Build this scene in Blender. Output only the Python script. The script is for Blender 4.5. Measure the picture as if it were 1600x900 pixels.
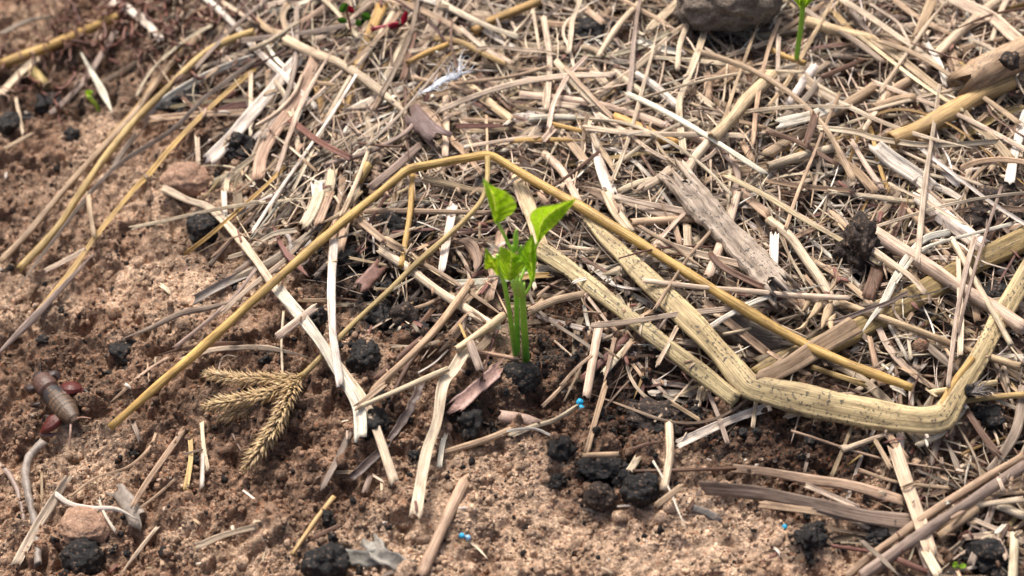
import bpy, bmesh, math, random
import numpy as np
from mathutils import Vector, Matrix

for o in list(bpy.data.objects): bpy.data.objects.remove(o)
SC = bpy.context.scene
COL = SC.collection
random.seed(7); RNG = np.random.default_rng(11)
MM = 0.001

# ------------------------------------------------------------------ camera
PITCH = math.radians(50); DIST = 0.78; LENS = 70.0; SENS = 36.0
CAMP = np.array([0.0, -DIST*math.cos(PITCH), DIST*math.sin(PITCH)])
cam_d = bpy.data.cameras.new('camera'); cam = bpy.data.objects.new('camera', cam_d)
COL.objects.link(cam); SC.camera = cam
cam.location = CAMP; cam.rotation_euler = (math.pi/2-PITCH, 0, 0)
cam_d.lens = LENS; cam_d.sensor_width = SENS; cam_d.clip_start = 0.02; cam_d.clip_end = 200
cam_d.dof.use_dof = True; cam_d.dof.focus_distance = 0.765; cam_d.dof.aperture_fstop = 8.0
cam_d.dof.aperture_blades = 7
# ------------------------------------------------------------------ world, sun
SUN_EL, SUN_AZ = math.radians(58), math.radians(-22)      # azimuth from +Y (away) clockwise seen from above
w = bpy.data.worlds.new('World'); SC.world = w; w.use_nodes = True
nt = w.node_tree; bg = nt.nodes['Background']; sky = nt.nodes.new('ShaderNodeTexSky')
sky.sky_type = 'NISHITA'; sky.sun_disc = False; sky.sun_elevation = SUN_EL; sky.sun_rotation = SUN_AZ
sky.air_density = 1.0; sky.dust_density = 8.0; sky.ozone_density = 1.0
nt.links.new(sky.outputs[0], bg.inputs[0]); bg.inputs[1].default_value = 0.06
sl = bpy.data.lights.new('sun', 'SUN'); so = bpy.data.objects.new('sun', sl); COL.objects.link(so)
sl.energy = 1.5; sl.angle = math.radians(15); sl.color = (1.0, 0.96, 0.91)
sd = Vector((math.sin(SUN_AZ)*math.cos(SUN_EL), math.cos(SUN_AZ)*math.cos(SUN_EL), math.sin(SUN_EL)))
so.rotation_euler = sd.to_track_quat('Z', 'Y').to_euler()
so.location = sd*3
SC.view_settings.view_transform = 'Standard'; SC.view_settings.look = 'None'
SC.view_settings.use_white_balance = True; SC.view_settings.white_balance_temperature = 6600
SC.view_settings.exposure = 1.43; SC.view_settings.gamma = 1.0

# ------------------------------------------------------------------ pixel <-> world
_c, _s = math.cos(PITCH), math.sin(PITCH)
RIGHT = np.array([1.0, 0, 0]); UP = np.array([0, _s, _c]); FWD = np.array([0, _c, -_s])
K = SENS/LENS/1600.0
def ray(px, py):
    return RIGHT*((px-800)*K) + UP*(-(py-450)*K) + FWD
def project(x, y, z):
    dx, dy, dz = x-CAMP[0], y-CAMP[1], z-CAMP[2]
    dep = dy*_c - dz*_s
    return 800+dx/dep/K, 450-(dy*_s+dz*_c)/dep/K
def depth_of(p): return float((np.array(p)-CAMP) @ FWD)

# ------------------------------------------------------------------ noise
def _h(ix, iy, seed):
    h = (ix.astype(np.int64)*374761393 + iy.astype(np.int64)*668265263 + seed*2147483647) & 0xffffffff
    h = ((h ^ (h >> 13))*1274126177) & 0xffffffff
    h = h ^ (h >> 16)
    return h
def vnoise(x, y, seed=0):
    ix = np.floor(x); iy = np.floor(y); fx = x-ix; fy = y-iy
    u = fx*fx*fx*(fx*(fx*6-15)+10); v = fy*fy*fy*(fy*(fy*6-15)+10)
    def g(a, b):
        h = _h(ix+a, iy+b, seed)*(2*math.pi/4294967296.0)
        return np.cos(h)*(fx-a)+np.sin(h)*(fy-b)
    a = g(0, 0); b = g(1, 0); c = g(0, 1); d = g(1, 1)
    return ((a+(b-a)*u) + ((c+(d-c)*u)-(a+(b-a)*u))*v)*1.5
def fbm(x, y, seed=0, octv=4, gain=.5):
    r = 0; a = 1; f = 1
    for i in range(octv):
        r = r + a*vnoise(x*f+17.3*i, y*f-9.1*i, seed+i); a *= gain; f *= 2.03
    return r
def worley(x, y, seed=0):
    ix = np.floor(x); iy = np.floor(y); best = np.full(x.shape, 9.0)
    for a in (-1, 0, 1):
        for b in (-1, 0, 1):
            h = _h(ix+a, iy+b, seed); jx = (h & 0xffff)/65535.0; jy = ((h >> 16) & 0xffff)/65535.0
            d = (ix+a+jx-x)**2+(iy+b+jy-y)**2
            best = np.minimum(best, d)
    return np.sqrt(best)
def sstep(a, b, x):
    t = np.clip((x-a)/(b-a), 0, 1); return t*t*(3-2*t)

# ------------------------------------------------------------------ terrain
def in_poly(px, py, poly):
    r = np.zeros(np.shape(px), bool); n = len(poly)
    for i in range(n):
        x1, y1 = poly[i]; x2, y2 = poly[(i+1) % n]
        c = ((y1 > py) != (y2 > py)) & (px < (x2-x1)*(py-y1)/((y2-y1) if y2 != y1 else 1e-9)+x1)
        r ^= c
    return r
def Glow(x, y):
    z = -0.045*sstep(0.05, 0.24, -x) - 0.010*sstep(0.02, .15, -y)
    z = z + 0.010*sstep(0.0, 0.12, x+0.3*y)*sstep(-.05, .05, y)
    z = z + 0.0045*fbm(x/0.07, y/0.07, 3, 2)
    return z
DENSE = [(395,-400),(345,40),(425,150),(400,330),(560,320),(640,380),(720,370),(850,380),(960,470),(1110,540),(1300,500),(1430,560),(1560,590),(2600,640),(2600,-400)]
MED = [(330,-400),(190,30),(300,180),(400,400),(520,380),(640,560),(780,540),(860,470),(960,600),(1130,640),(1350,640),(1400,900),(1500,1400),(2600,1400),(2600,-400)]
def dens(px, py):
    """mulch amount 0..1 at a picture point"""
    px = np.asarray(px, float); py = np.asarray(py, float)
    wx = px+28*vnoise(px/70, py/70, 5); wy = py+28*vnoise(px/70, py/70, 6)
    return 1.0*in_poly(wx, wy, DENSE)+0.38*(in_poly(wx, wy, MED) & ~in_poly(wx, wy, DENSE))
def ax(fine0, fine1, step, far):
    a = np.arange(fine0, fine1+step/2, step); out = []; s = step; p = fine1
    while p < far: s *= 1.22; p += s; out.append(p)
    lo = []; s = step; p = fine0
    while p > -far: s *= 1.22; p -= s; lo.append(p)
    return np.array(lo[::-1]+list(a)+out)
GX = ax(-0.275, 0.275, 0.0006, 6.0); GY = ax(-0.155, 0.235, 0.0006, 6.0)
XX, YY = np.meshgrid(GX, GY)
ZL = Glow(XX, YY)
PX, PY = project(XX, YY, ZL)
near = (np.abs(XX) < .5) & (np.abs(YY) < .5)
PX = np.where(near, PX, 5000); PY = np.where(near, PY, 5000)
def blob(cx, cy, rx, ry):
    d = np.sqrt(((PX-cx)/rx)**2+((PY-cy)/ry)**2)+.45*BN
    return 1-sstep(.55, 1.15, d)
BN = fbm(XX/0.012, YY/0.012, 21, 4)
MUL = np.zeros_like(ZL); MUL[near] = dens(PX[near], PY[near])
def relief(x, y):
    wx = x+0.003*vnoise(x/0.006, y/0.006, 31); wy = y+0.003*vnoise(x/0.006, y/0.006, 32)
    amp = 0.55+0.75*sstep(-.35, .5, fbm(x/0.045, y/0.045, 8, 3))
    b1 = .5-worley(wx/0.017, wy/0.017, 1)
    b2 = .5-worley(wx/0.0075+3, wy/0.0075, 2)
    wx2 = x+0.0010*vnoise(x/0.002, y/0.002, 33); wy2 = y+0.0010*vnoise(x/0.002, y/0.002, 34)
    b3 = .5-worley(wx2/0.0036, wy2/0.0036+5, 3)
    b4 = .5-worley(wx2/0.0018+7, wy2/0.0018, 4)
    r = 0.0070*b1+0.0036*b2*amp+0.0023*b3*amp+0.0010*b4*amp
    r = r+0.0048*fbm(wx/0.024, wy/0.022, 9, 4)+0.0011*fbm(x/0.0022, y/0.0022, 10, 2)
    # cracks and pits between the clods
    pit = sstep(.22, .55, fbm(wx/0.016, wy/0.016, 12, 3)); r = r-0.0042*pit
    return r
SMOOTH = np.maximum.reduce([blob(300, 445, 150, 70), blob(1000, 850, 420, 75), blob(760, 770, 150, 90), blob(120, 330, 120, 80)*.6])
ZD = relief(XX, YY)*(1-.5*SMOOTH)
ZZ = ZL+np.where(near, ZD, 0)
def gsample(arr, x, y):
    x = np.asarray(x, float); y = np.asarray(y, float)
    i = np.clip(np.searchsorted(GX, x)-1, 0, len(GX)-2); j = np.clip(np.searchsorted(GY, y)-1, 0, len(GY)-2)
    fx = np.clip((x-GX[i])/(GX[i+1]-GX[i]), 0, 1); fy = np.clip((y-GY[j])/(GY[j+1]-GY[j]), 0, 1)
    return (arr[j, i]*(1-fx)+arr[j, i+1]*fx)*(1-fy)+(arr[j+1, i]*(1-fx)+arr[j+1, i+1]*fx)*fy
def ground(x, y): return gsample(ZZ, x, y)
def hit(px, py, h=0.0, low=True):
    """point h metres above the (smooth) ground seen at picture point px,py"""
    d = ray(px, py); z = 0.0
    for _ in range(25):
        t = (z+h-CAMP[2])/d[2]; p = CAMP+d*t
        z = .5*z+.5*(float(Glow(p[0], p[1])) if low else float(ground(p[0], p[1])))
    return CAMP+d*((z+h-CAMP[2])/d[2])

# ------------------------------------------------------------------ object helpers
def tag(o, label=None, cat=None, group=None, kind=None):
    if label: o['label'] = label
    if cat: o['category'] = cat
    if group: o['group'] = group
    if kind: o['kind'] = kind
    return o
def empty(name, loc, label, cat, group=None):
    o = bpy.data.objects.new(name, None); COL.objects.link(o); o.location = Vector([float(c) for c in loc]); o.empty_display_size = .005
    bpy.context.view_layer.update()
    return tag(o, label, cat, group)
class MB:
    """collects vertices / faces / uv / colour for ONE mesh object"""
    def __init__(s): s.v = []; s.f = []; s.uv = []; s.c = []; s.n = 0; s.mi = []
    def add(s, V, F, UV=None, C=(.5, .5, .5, 0), mi=0):
        V = np.asarray(V, float); n = len(V)
        s.v.append(V); s.f.extend([tuple(int(i)+s.n for i in f) for f in F]); s.mi.extend([mi]*len(F))
        s.uv.append(np.zeros((n, 2)) if UV is None else np.asarray(UV, float))
        C = np.asarray(C, float)
        s.c.append(np.tile(C, (n, 1)) if C.ndim == 1 else C); s.n += n
    def build(s, name, mat, parent=None, smooth=True, origin=None):
        V = np.concatenate(s.v)
        if origin is None and parent is None: origin = V.mean(0)
        if parent is not None: origin = np.array(parent.location)
        me = bpy.data.meshes.new(name); me.from_pydata((V-origin).tolist(), [], s.f)
        UV = np.concatenate(s.uv); C = np.concatenate(s.c)
        li = np.empty(len(me.loops), np.int32); me.loops.foreach_get('vertex_index', li)
        l = me.uv_layers.new(name='UVMap'); l.data.foreach_set('uv', UV[li].astype(np.float32).ravel())
        a = me.color_attributes.new('tint', 'FLOAT_COLOR', 'POINT'); a.data.foreach_set('color', C.astype(np.float32).ravel())
        if smooth: me.polygons.foreach_set('use_smooth', [True]*len(me.polygons))
        for m in (mat if isinstance(mat, (list, tuple)) else [mat]): me.materials.append(m)
        if any(s.mi): me.polygons.foreach_set('material_index', s.mi)
        me.update()
        o = bpy.data.objects.new(name, me); COL.objects.link(o)
        if parent is not None: o.parent = parent
        else: o.location = Vector(origin.tolist())
        return o

# ------------------------------------------------------------------ materials
def newmat(name):
    m = bpy.data.materials.new(name); m.use_nodes = True
    n = m.node_tree.nodes; return m, m.node_tree, n, n['Principled BSDF']
def nd(nt, t, **kw):
    n = nt.nodes.new(t)
    for k, v in kw.items():
        if k.startswith('i_'): n.inputs[k[2:].replace('_', ' ')].default_value = v
        else: setattr(n, k, v)
    return n
def L(nt, a, b): nt.links.new(a, b)
def mathn(nt, op, a, b=None, clamp=False):
    n = nt.nodes.new('ShaderNodeMath'); n.operation = op; n.use_clamp = clamp
    for i, q in enumerate((a, b)):
        if q is None: continue
        if isinstance(q, (int, float)): n.inputs[i].default_value = q
        else: nt.links.new(q, n.inputs[i])
    return n.outputs[0]
def ramp(nt, fac, stops, interp='LINEAR'):
    r = nt.nodes.new('ShaderNodeValToRGB'); e = r.color_ramp.elements; r.color_ramp.interpolation = interp
    while len(e) < len(stops): e.new(.5)
    for q, (p, c) in zip(e, stops):
        q.position = p; q.color = (c[0], c[1], c[2], 1) if isinstance(c, tuple) else (c, c, c, 1)
    nt.links.new(fac, r.inputs[0]); return r.outputs[0]
def mix(nt, typ, fac, a, b):
    n = nt.nodes.new('ShaderNodeMix'); n.data_type = 'RGBA'; n.blend_type = typ
    for i, q in ((0, fac), (6, a), (7, b)):
        if isinstance(q, (int, float)): n.inputs[i].default_value = q
        elif isinstance(q, tuple): n.inputs[i].default_value = (*q[:3], 1)
        else: nt.links.new(q, n.inputs[i])
    return n.outputs[2]
def noise(nt, vec, scale, detail=4, rough=.55, dist=0):
    n = nd(nt, 'ShaderNodeTexNoise'); n.inputs['Scale'].default_value = scale; n.inputs['Detail'].default_value = detail
    n.inputs['Roughness'].default_value = rough; n.inputs['Distortion'].default_value = dist
    nt.links.new(vec, n.inputs['Vector']); return n.outputs['Fac']

def straw_material():
    m, nt, n, b = newmat('dry_straw')
    at = nd(nt, 'ShaderNodeAttribute', attribute_name='tint'); uv = nd(nt, 'ShaderNodeUVMap', uv_map='UVMap')
    geo = nd(nt, 'ShaderNodeNewGeometry')
    def mp(sx, sy):
        q = nd(nt, 'ShaderNodeMapping'); q.inputs['Scale'].default_value = (sx, sy, 1); L(nt, uv.outputs[0], q.inputs[0]); return q.outputs[0]
    fib = noise(nt, mp(6.5, .10), 1, 3, .6)                 # fine fibres along the stalk
    fib2 = noise(nt, mp(1.9, .03), 1, 2, .5)
    blot = noise(nt, mp(.35, .09), 1, 4, .6)               # weathering patches
    speck = noise(nt, mp(2.6, 1.1), 1, 3, .6)
    c = mix(nt, 'MULTIPLY', 1.0, at.outputs['Color'], ramp(nt, fib, [(.32, (.50, .45, .40)), (.50, (.98, .96, .93)), (.68, (1.22, 1.22, 1.2))]))
    c = mix(nt, 'MULTIPLY', .8, c, ramp(nt, fib2, [(.36, (.60, .55, .50)), (.5, (.98, .97, .95)), (.62, (1.12, 1.12, 1.12))]))
    c = mix(nt, 'MULTIPLY', .85, c, ramp(nt, blot, [(.34, (.55, .50, .48)), (.50, (.98, .97, .95)), (.66, (1.18, 1.15, 1.12))]))
    dirt = ramp(nt, speck, [(.60, 0.0), (.70, 1.0)])
    c = mix(nt, 'MIX', mathn(nt, 'MULTIPLY', dirt, .35), c, (.16, .10, .065))
    # black mould specks on the stalks that carry them
    sp = noise(nt, mp(1.0, .62), 1, 2, .5); sp2 = noise(nt, mp(.25, .06), 1, 2, .5)
    spm = mathn(nt, 'MULTIPLY', ramp(nt, sp, [(.555, 0.0), (.61, 1.0)]), ramp(nt, sp2, [(.42, 0.0), (.55, 1.0)]))
    spm = mathn(nt, 'MULTIPLY', spm, at.outputs['Alpha'])
    c = mix(nt, 'MIX', mathn(nt, 'MULTIPLY', spm, .85), c, (.055, .05, .045))
    L(nt, c, b.inputs['Base Color']); b.inputs['Roughness'].default_value = .48
    b.inputs['Specular IOR Level'].default_value = .45
    bp = nd(nt, 'ShaderNodeBump'); bp.inputs['Strength'].default_value = .75; bp.inputs['Distance'].default_value = .00028
    hgt = mathn(nt, 'ADD', fib, mathn(nt, 'MULTIPLY', fib2, .8)); L(nt, hgt, bp.inputs['Height']); L(nt, bp.outputs[0], b.inputs['Normal'])
    tr = nd(nt, 'ShaderNodeBsdfTranslucent'); L(nt, c, tr.inputs[0]); ms = nd(nt, 'ShaderNodeMixShader'); ms.inputs[0].default_value = .10
    L(nt, b.outputs[0], ms.inputs[1]); L(nt, tr.outputs[0], ms.inputs[2]); L(nt, ms.outputs[0], n['Material Output'].inputs[0])
    return m
def ground_material(name='sandy_soil'):
    m, nt, n, b = newmat(name)
    at = nd(nt, 'ShaderNodeAttribute', attribute_name='tint'); tc = nd(nt, 'ShaderNodeTexCoord')
    mp = nd(nt, 'ShaderNodeMapping'); mp.inputs['Scale'].default_value = (1000, 1000, 1000); L(nt, tc.outputs['Object'], mp.inputs[0]); v = mp.outputs[0]
    vo = nd(nt, 'ShaderNodeTexVoronoi'); vo.inputs['Scale'].default_value = 1.35; L(nt, v, vo.inputs['Vector'])
    sep = nd(nt, 'ShaderNodeSeparateColor'); L(nt, vo.outputs['Color'], sep.inputs[0])
    grain = ramp(nt, sep.outputs[0], [(0, (.55, .50, .46)), (.25, (.85, .80, .76)), (.6, (1.08, 1.02, .98)), (.88, (1.22, 1.12, 1.0)), (.96, (1.45, 1.4, 1.35)), (1, (1.8, 1.8, 1.8))])
    c = mix(nt, 'MULTIPLY', .9, at.outputs['Color'], grain)
    n1 = noise(nt, v, .16, 5, .6); n2 = noise(nt, v, .9, 4, .65); n3 = noise(nt, v, .05, 3, .5)
    c = mix(nt, 'MULTIPLY', .9, c, ramp(nt, n1, [(.33, (.52, .47, .44)), (.5, (.95, .94, .93)), (.66, (1.25, 1.22, 1.2))]))
    c = mix(nt, 'MULTIPLY', .8, c, ramp(nt, n2, [(.36, (.55, .50, .47)), (.55, (1.05, 1.04, 1.03)), (.7, (1.2, 1.2, 1.2))]))
    org = ramp(nt, sep.outputs[1], [(.93, 0.0), (.95, 1.0)])        # rusty grains
    c = mix(nt, 'MIX', mathn(nt, 'MULTIPLY', org, .5), c, (.36, .12, .04))
    blk = mathn(nt, 'MULTIPLY', ramp(nt, noise(nt, v, .55, 3, .6), [(.60, 0.0), (.65, 1.0)]), ramp(nt, n3, [(.40, .1), (.6, 1.0)]))
    c = mix(nt, 'MIX', mathn(nt, 'MULTIPLY', blk, .88), c, (.022, .02, .02))   # crumbs of charcoal
    L(nt, c, b.inputs['Base Color']); b.inputs['Roughness'].default_value = .85; b.inputs['Specular IOR Level'].default_value = .3
    hh = mathn(nt, 'ADD', mathn(nt, 'MULTIPLY', vo.outputs['Distance'], -.6), mathn(nt, 'ADD', mathn(nt, 'MULTIPLY', n2, 1.1), noise(nt, v, 2.6, 3, .6)))
    bp = nd(nt, 'ShaderNodeBump'); bp.inputs['Strength'].default_value = .9; bp.inputs['Distance'].default_value = .0007
    L(nt, hh, bp.inputs['Height']); L(nt, bp.outputs[0], b.inputs['Normal'])
    return m
def lump_material(name, col, col2, rough=.6, dust=(.32, .22, .15), dustamt=.5, spec=.5, scale=1.0, bump=.0008):
    m, nt, n, b = newmat(name)
    tc = nd(nt, 'ShaderNodeTexCoord'); mp = nd(nt, 'ShaderNodeMapping'); mp.inputs['Scale'].default_value = (1000*scale,)*3
    L(nt, tc.outputs['Object'], mp.inputs[0]); v = mp.outputs[0]
    n1 = noise(nt, v, .35, 5, .65); n2 = noise(nt, v, 1.6, 4, .65); n3 = noise(nt, v, .9, 3, .7)
    c = ramp(nt, n1, [(.35, col), (.65, col2)])
    c = mix(nt, 'MULTIPLY', .7, c, ramp(nt, n2, [(.35, .5), (.65, 1.35)]))
    d = mathn(nt, 'MULTIPLY', ramp(nt, n3, [(.58, 0.0), (.66, 1.0)]), dustamt)
    c = mix(nt, 'MIX', d, c, dust)
    vo = nd(nt, 'ShaderNodeTexVoronoi'); vo.inputs['Scale'].default_value = 1.2; L(nt, v, vo.inputs['Vector'])
    sep = nd(nt, 'ShaderNodeSeparateColor'); L(nt, vo.outputs['Color'], sep.inputs[0])
    gr = mathn(nt, 'MULTIPLY', ramp(nt, sep.outputs[0], [(.93, 0.0), (.94, 1.0)]), dustamt)
    c = mix(nt, 'MIX', gr, c, tuple(min(1, q*1.5) for q in dust))
    L(nt, c, b.inputs['Base Color']); b.inputs['Roughness'].default_value = rough; b.inputs['Specular IOR Level'].default_value = spec
    bp = nd(nt, 'ShaderNodeBump'); bp.inputs['Strength'].default_value = .9; bp.inputs['Distance'].default_value = bump
    L(nt, mathn(nt, 'ADD', n2, n1), bp.inputs['Height']); L(nt, bp.outputs[0], b.inputs['Normal'])
    return m
def leaf_material(name, base, vein, rough=.42, trans=.35, transcol=None, bump=.0007):
    """uv: u = -1..1 across, v = 0..1 along"""
    m, nt, n, b = newmat(name)
    uv = nd(nt, 'ShaderNodeUVMap', uv_map='UVMap'); sp = nd(nt, 'ShaderNodeSeparateXYZ'); L(nt, uv.outputs[0], sp.inputs[0])
    tc = nd(nt, 'ShaderNodeTexCoord'); mp = nd(nt, 'ShaderNodeMapping'); mp.inputs['Scale'].default_value = (1000,)*3; L(nt, tc.outputs['Object'], mp.inputs[0])
    at = nd(nt, 'ShaderNodeAttribute', attribute_name='tint')
    au = mathn(nt, 'ABSOLUTE', sp.outputs[0])
    # side veins run up and outwards from the midrib
    ph = mathn(nt, 'SUBTRACT', mathn(nt, 'MULTIPLY', sp.outputs[1], 7.0), mathn(nt, 'MULTIPLY', au, 2.2))
    ph = mathn(nt, 'ADD', ph, mathn(nt, 'MULTIPLY', noise(nt, uv.outputs[0], 5, 2), .8))
    fr = mathn(nt, 'FRACT', ph); tri = mathn(nt, 'ABSOLUTE', mathn(nt, 'SUBTRACT', fr, .5))    # .5 at vein
    side = ramp(nt, tri, [(.40, 0.0), (.49, 1.0)]); mid = ramp(nt, au, [(.02, 1.0), (.06, 0.0)])
    vn = mathn(nt, 'MAXIMUM', mathn(nt, 'MULTIPLY', side, .55), mid)
    nz = noise(nt, mp.outputs[0], .5, 4, .6)
    c = mix(nt, 'MIX', vn, base, vein)
    c = mix(nt, 'MULTIPLY', 1.0, c, ramp(nt, nz, [(.35, (.75, .78, .7)), (.6, (1.1, 1.06, 1.1))]))
    c = mix(nt, 'MULTIPLY', 1.0, c, at.outputs['Color'])
    L(nt, c, b.inputs['Base Color']); b.inputs['Roughness'].default_value = rough
    vo = nd(nt, 'ShaderNodeTexVoronoi'); vo.inputs['Scale'].default_value = .9; vo.feature = 'SMOOTH_F1'; L(nt, mp.outputs[0], vo.inputs['Vector'])
    h = mathn(nt, 'SUBTRACT', mathn(nt, 'MULTIPLY', mathn(nt, 'SUBTRACT', .5, tri), 1.6), mathn(nt, 'ADD', vn, mathn(nt, 'MULTIPLY', vo.outputs['Distance'], .9)))
    bp = nd(nt, 'ShaderNodeBump'); bp.inputs['Strength'].default_value = .7; bp.inputs['Distance'].default_value = bump
    L(nt, h, bp.inputs['Height']); L(nt, bp.outputs[0], b.inputs['Normal'])
    tr = nd(nt, 'ShaderNodeBsdfTranslucent'); L(nt, mix(nt, 'MULTIPLY', 1.0, c, transcol or (1.5, 1.3, .6)), tr.inputs[0]); L(nt, bp.outputs[0], tr.inputs['Normal'])
    ms = nd(nt, 'ShaderNodeMixShader'); ms.inputs[0].default_value = trans
    L(nt, b.outputs[0], ms.inputs[1]); L(nt, tr.outputs[0], ms.inputs[2]); L(nt, ms.outputs[0], n['Material Output'].inputs[0])
    return m
def tint_material(name, rough=.5, spec=.5, var=.5, scale=.8, bump=.0003, trans=0):
    """colour from the mesh, mottled"""
    m, nt, n, b = newmat(name)
    tc = nd(nt, 'ShaderNodeTexCoord'); mp = nd(nt, 'ShaderNodeMapping'); mp.inputs['Scale'].default_value = (1000,)*3; L(nt, tc.outputs['Object'], mp.inputs[0])
    at = nd(nt, 'ShaderNodeAttribute', attribute_name='tint'); nz = noise(nt, mp.outputs[0], scale, 4, .65)
    c = mix(nt, 'MULTIPLY', var, at.outputs['Color'], ramp(nt, nz, [(.35, .45), (.5, .95), (.65, 1.4)]))
    L(nt, c, b.inputs['Base Color']); b.inputs['Roughness'].default_value = rough; b.inputs['Specular IOR Level'].default_value = spec
    bp = nd(nt, 'ShaderNodeBump'); bp.inputs['Strength'].default_value = .7; bp.inputs['Distance'].default_value = bump
    L(nt, nz, bp.inputs['Height']); L(nt, bp.outputs[0], b.inputs['Normal'])
    if trans:
        tr = nd(nt, 'ShaderNodeBsdfTranslucent'); L(nt, c, tr.inputs[0]); ms = nd(nt, 'ShaderNodeMixShader'); ms.inputs[0].default_value = trans
        L(nt, b.outputs[0], ms.inputs[1]); L(nt, tr.outputs[0], ms.inputs[2]); L(nt, ms.outputs[0], n['Material Output'].inputs[0])
    return m
M_STRAW = straw_material(); M_SOIL = ground_material(); M_CRUMB = ground_material('loose_soil')
M_CHAR = lump_material('charcoal', (.004, .004, .0045), (.013, .0125, .013), .55, (.22, .145, .10), .32, .4)
M_DUNG = lump_material('dark_humus', (.014, .009, .0075), (.045, .028, .021), .75, (.25, .16, .10), .5)
M_CLOD = lump_material('sand_clod', (.30, .17, .11), (.44, .28, .19), .9, (.5, .36, .26), .4)
M_ROCK = lump_material('grey_rock', (.15, .115, .09), (.33, .27, .215), .9, (.10, .07, .05), .6, scale=.55, bump=.003)
M_TINT = tint_material('dull_matter'); M_GLOSS = tint_material('chitin', .42, .45, .5, 1.2)
M_STEM = tint_material('green_stem', .42, .5, .25, .5, .0001, .2)
M_BEAN = leaf_material('bean_leaf', (.29, .58, .025), (.62, .82, .26), trans=.42)
M_BLUE = tint_material('blue_pellet', .5, .5, .3)

# ------------------------------------------------------------------ the ground sheet
def soil_colour():
    pale = np.array([.515, .395, .295]); mid = np.array([.315, .215, .152]); dark = np.array([.085, .054, .039]); black = np.array([.024, .021, .020])
    t = np.full(XX.shape, 0.0)
    f = fbm(XX/0.05, YY/0.05, 40, 4)
    C = mid+(pale-mid)*sstep(-.1, .45, f)[..., None]
    P = np.maximum.reduce([blob(300, 445, 150, 70), blob(1000, 850, 420, 75), blob(760, 760, 150, 90), blob(120, 330, 140, 90)*.6, blob(560, 860, 260, 60)*.5])
    C = C+(pale*1.1-C)*(P*.9)[..., None]
    D = np.maximum.reduce([MUL*.95, blob(1010, 610, 140, 95), blob(620, 430, 150, 110)*.9, blob(870, 520, 110, 90)*.75, blob(1230, 690, 210, 75)*.95, blob(880, 640, 110, 60)*.6, blob(100, 130, 150, 70)*.7, blob(420, 640, 110, 110)*.35, blob(740, 640, 70, 60)*.6, blob(1560, 800, 200, 200)*.8, blob(60, 560, 120, 60)*.45, blob(200, 640, 200, 60)*.4, blob(40, 330, 90, 120)*.3, blob(480, 790, 130, 70)*.3, blob(330, 540, 90, 40)*.4, blob(330, 380, 110, 60)*.4])  # MUL term: moist soil under the straw, deepened with painted shade
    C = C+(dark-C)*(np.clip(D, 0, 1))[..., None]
    B = np.maximum.reduce([blob(590, 470, 60, 70)*.8, blob(650, 500, 50, 40)*.8, blob(1030, 640, 75, 42)*.9, blob(960, 745, 80, 30)*.9, blob(730, 650, 40, 30)*.8, blob(350, 240, 50, 30)*.7, blob(560, 400, 90, 40)*.6, blob(1500, 430, 120, 60)*.6, blob(1380, 590, 100, 35)*.7, blob(880, 560, 45, 25)*.6, blob(1270, 850, 45, 30)*.6, blob(1530, 850, 60, 40)*.8, blob(600, 650, 30, 40)*.6, blob(1160, 470, 60, 30)*.5])
    spots = sstep(.42, .60, fbm(XX/0.008, YY/0.008, 50, 3))*.75
    B = np.maximum(B, spots*np.clip(.35+D, 0, 1))
    C = C+(black-C)*np.clip(B, 0, 1)[..., None]
    return C
def build_ground():
    ny, nx = XX.shape
    me = bpy.data.meshes.new('ground'); V = np.stack([XX, YY, ZZ], -1).reshape(-1, 3)
    i = (np.arange(ny-1)[:, None]*nx+np.arange(nx-1)[None, :]).ravel()
    F = np.stack([i, i+1, i+1+nx, i+nx], -1)
    me.vertices.add(len(V)); me.vertices.foreach_set('co', V.astype(np.float32).ravel())
    me.loops.add(F.size); me.loops.foreach_set('vertex_index', F.astype(np.int32).ravel())
    me.polygons.add(len(F)); me.polygons.foreach_set('loop_start', np.arange(0, F.size, 4, dtype=np.int32))
    me.update(calc_edges=True); me.polygons.foreach_set('use_smooth', np.ones(len(F), bool))
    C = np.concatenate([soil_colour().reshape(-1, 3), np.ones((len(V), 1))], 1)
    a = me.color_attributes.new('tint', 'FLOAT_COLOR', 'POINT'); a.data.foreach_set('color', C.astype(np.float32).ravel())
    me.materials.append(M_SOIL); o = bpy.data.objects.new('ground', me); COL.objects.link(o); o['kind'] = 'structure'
    return C[:, :3].reshape(ny, nx, 3)
SOILC = build_ground()

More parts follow.
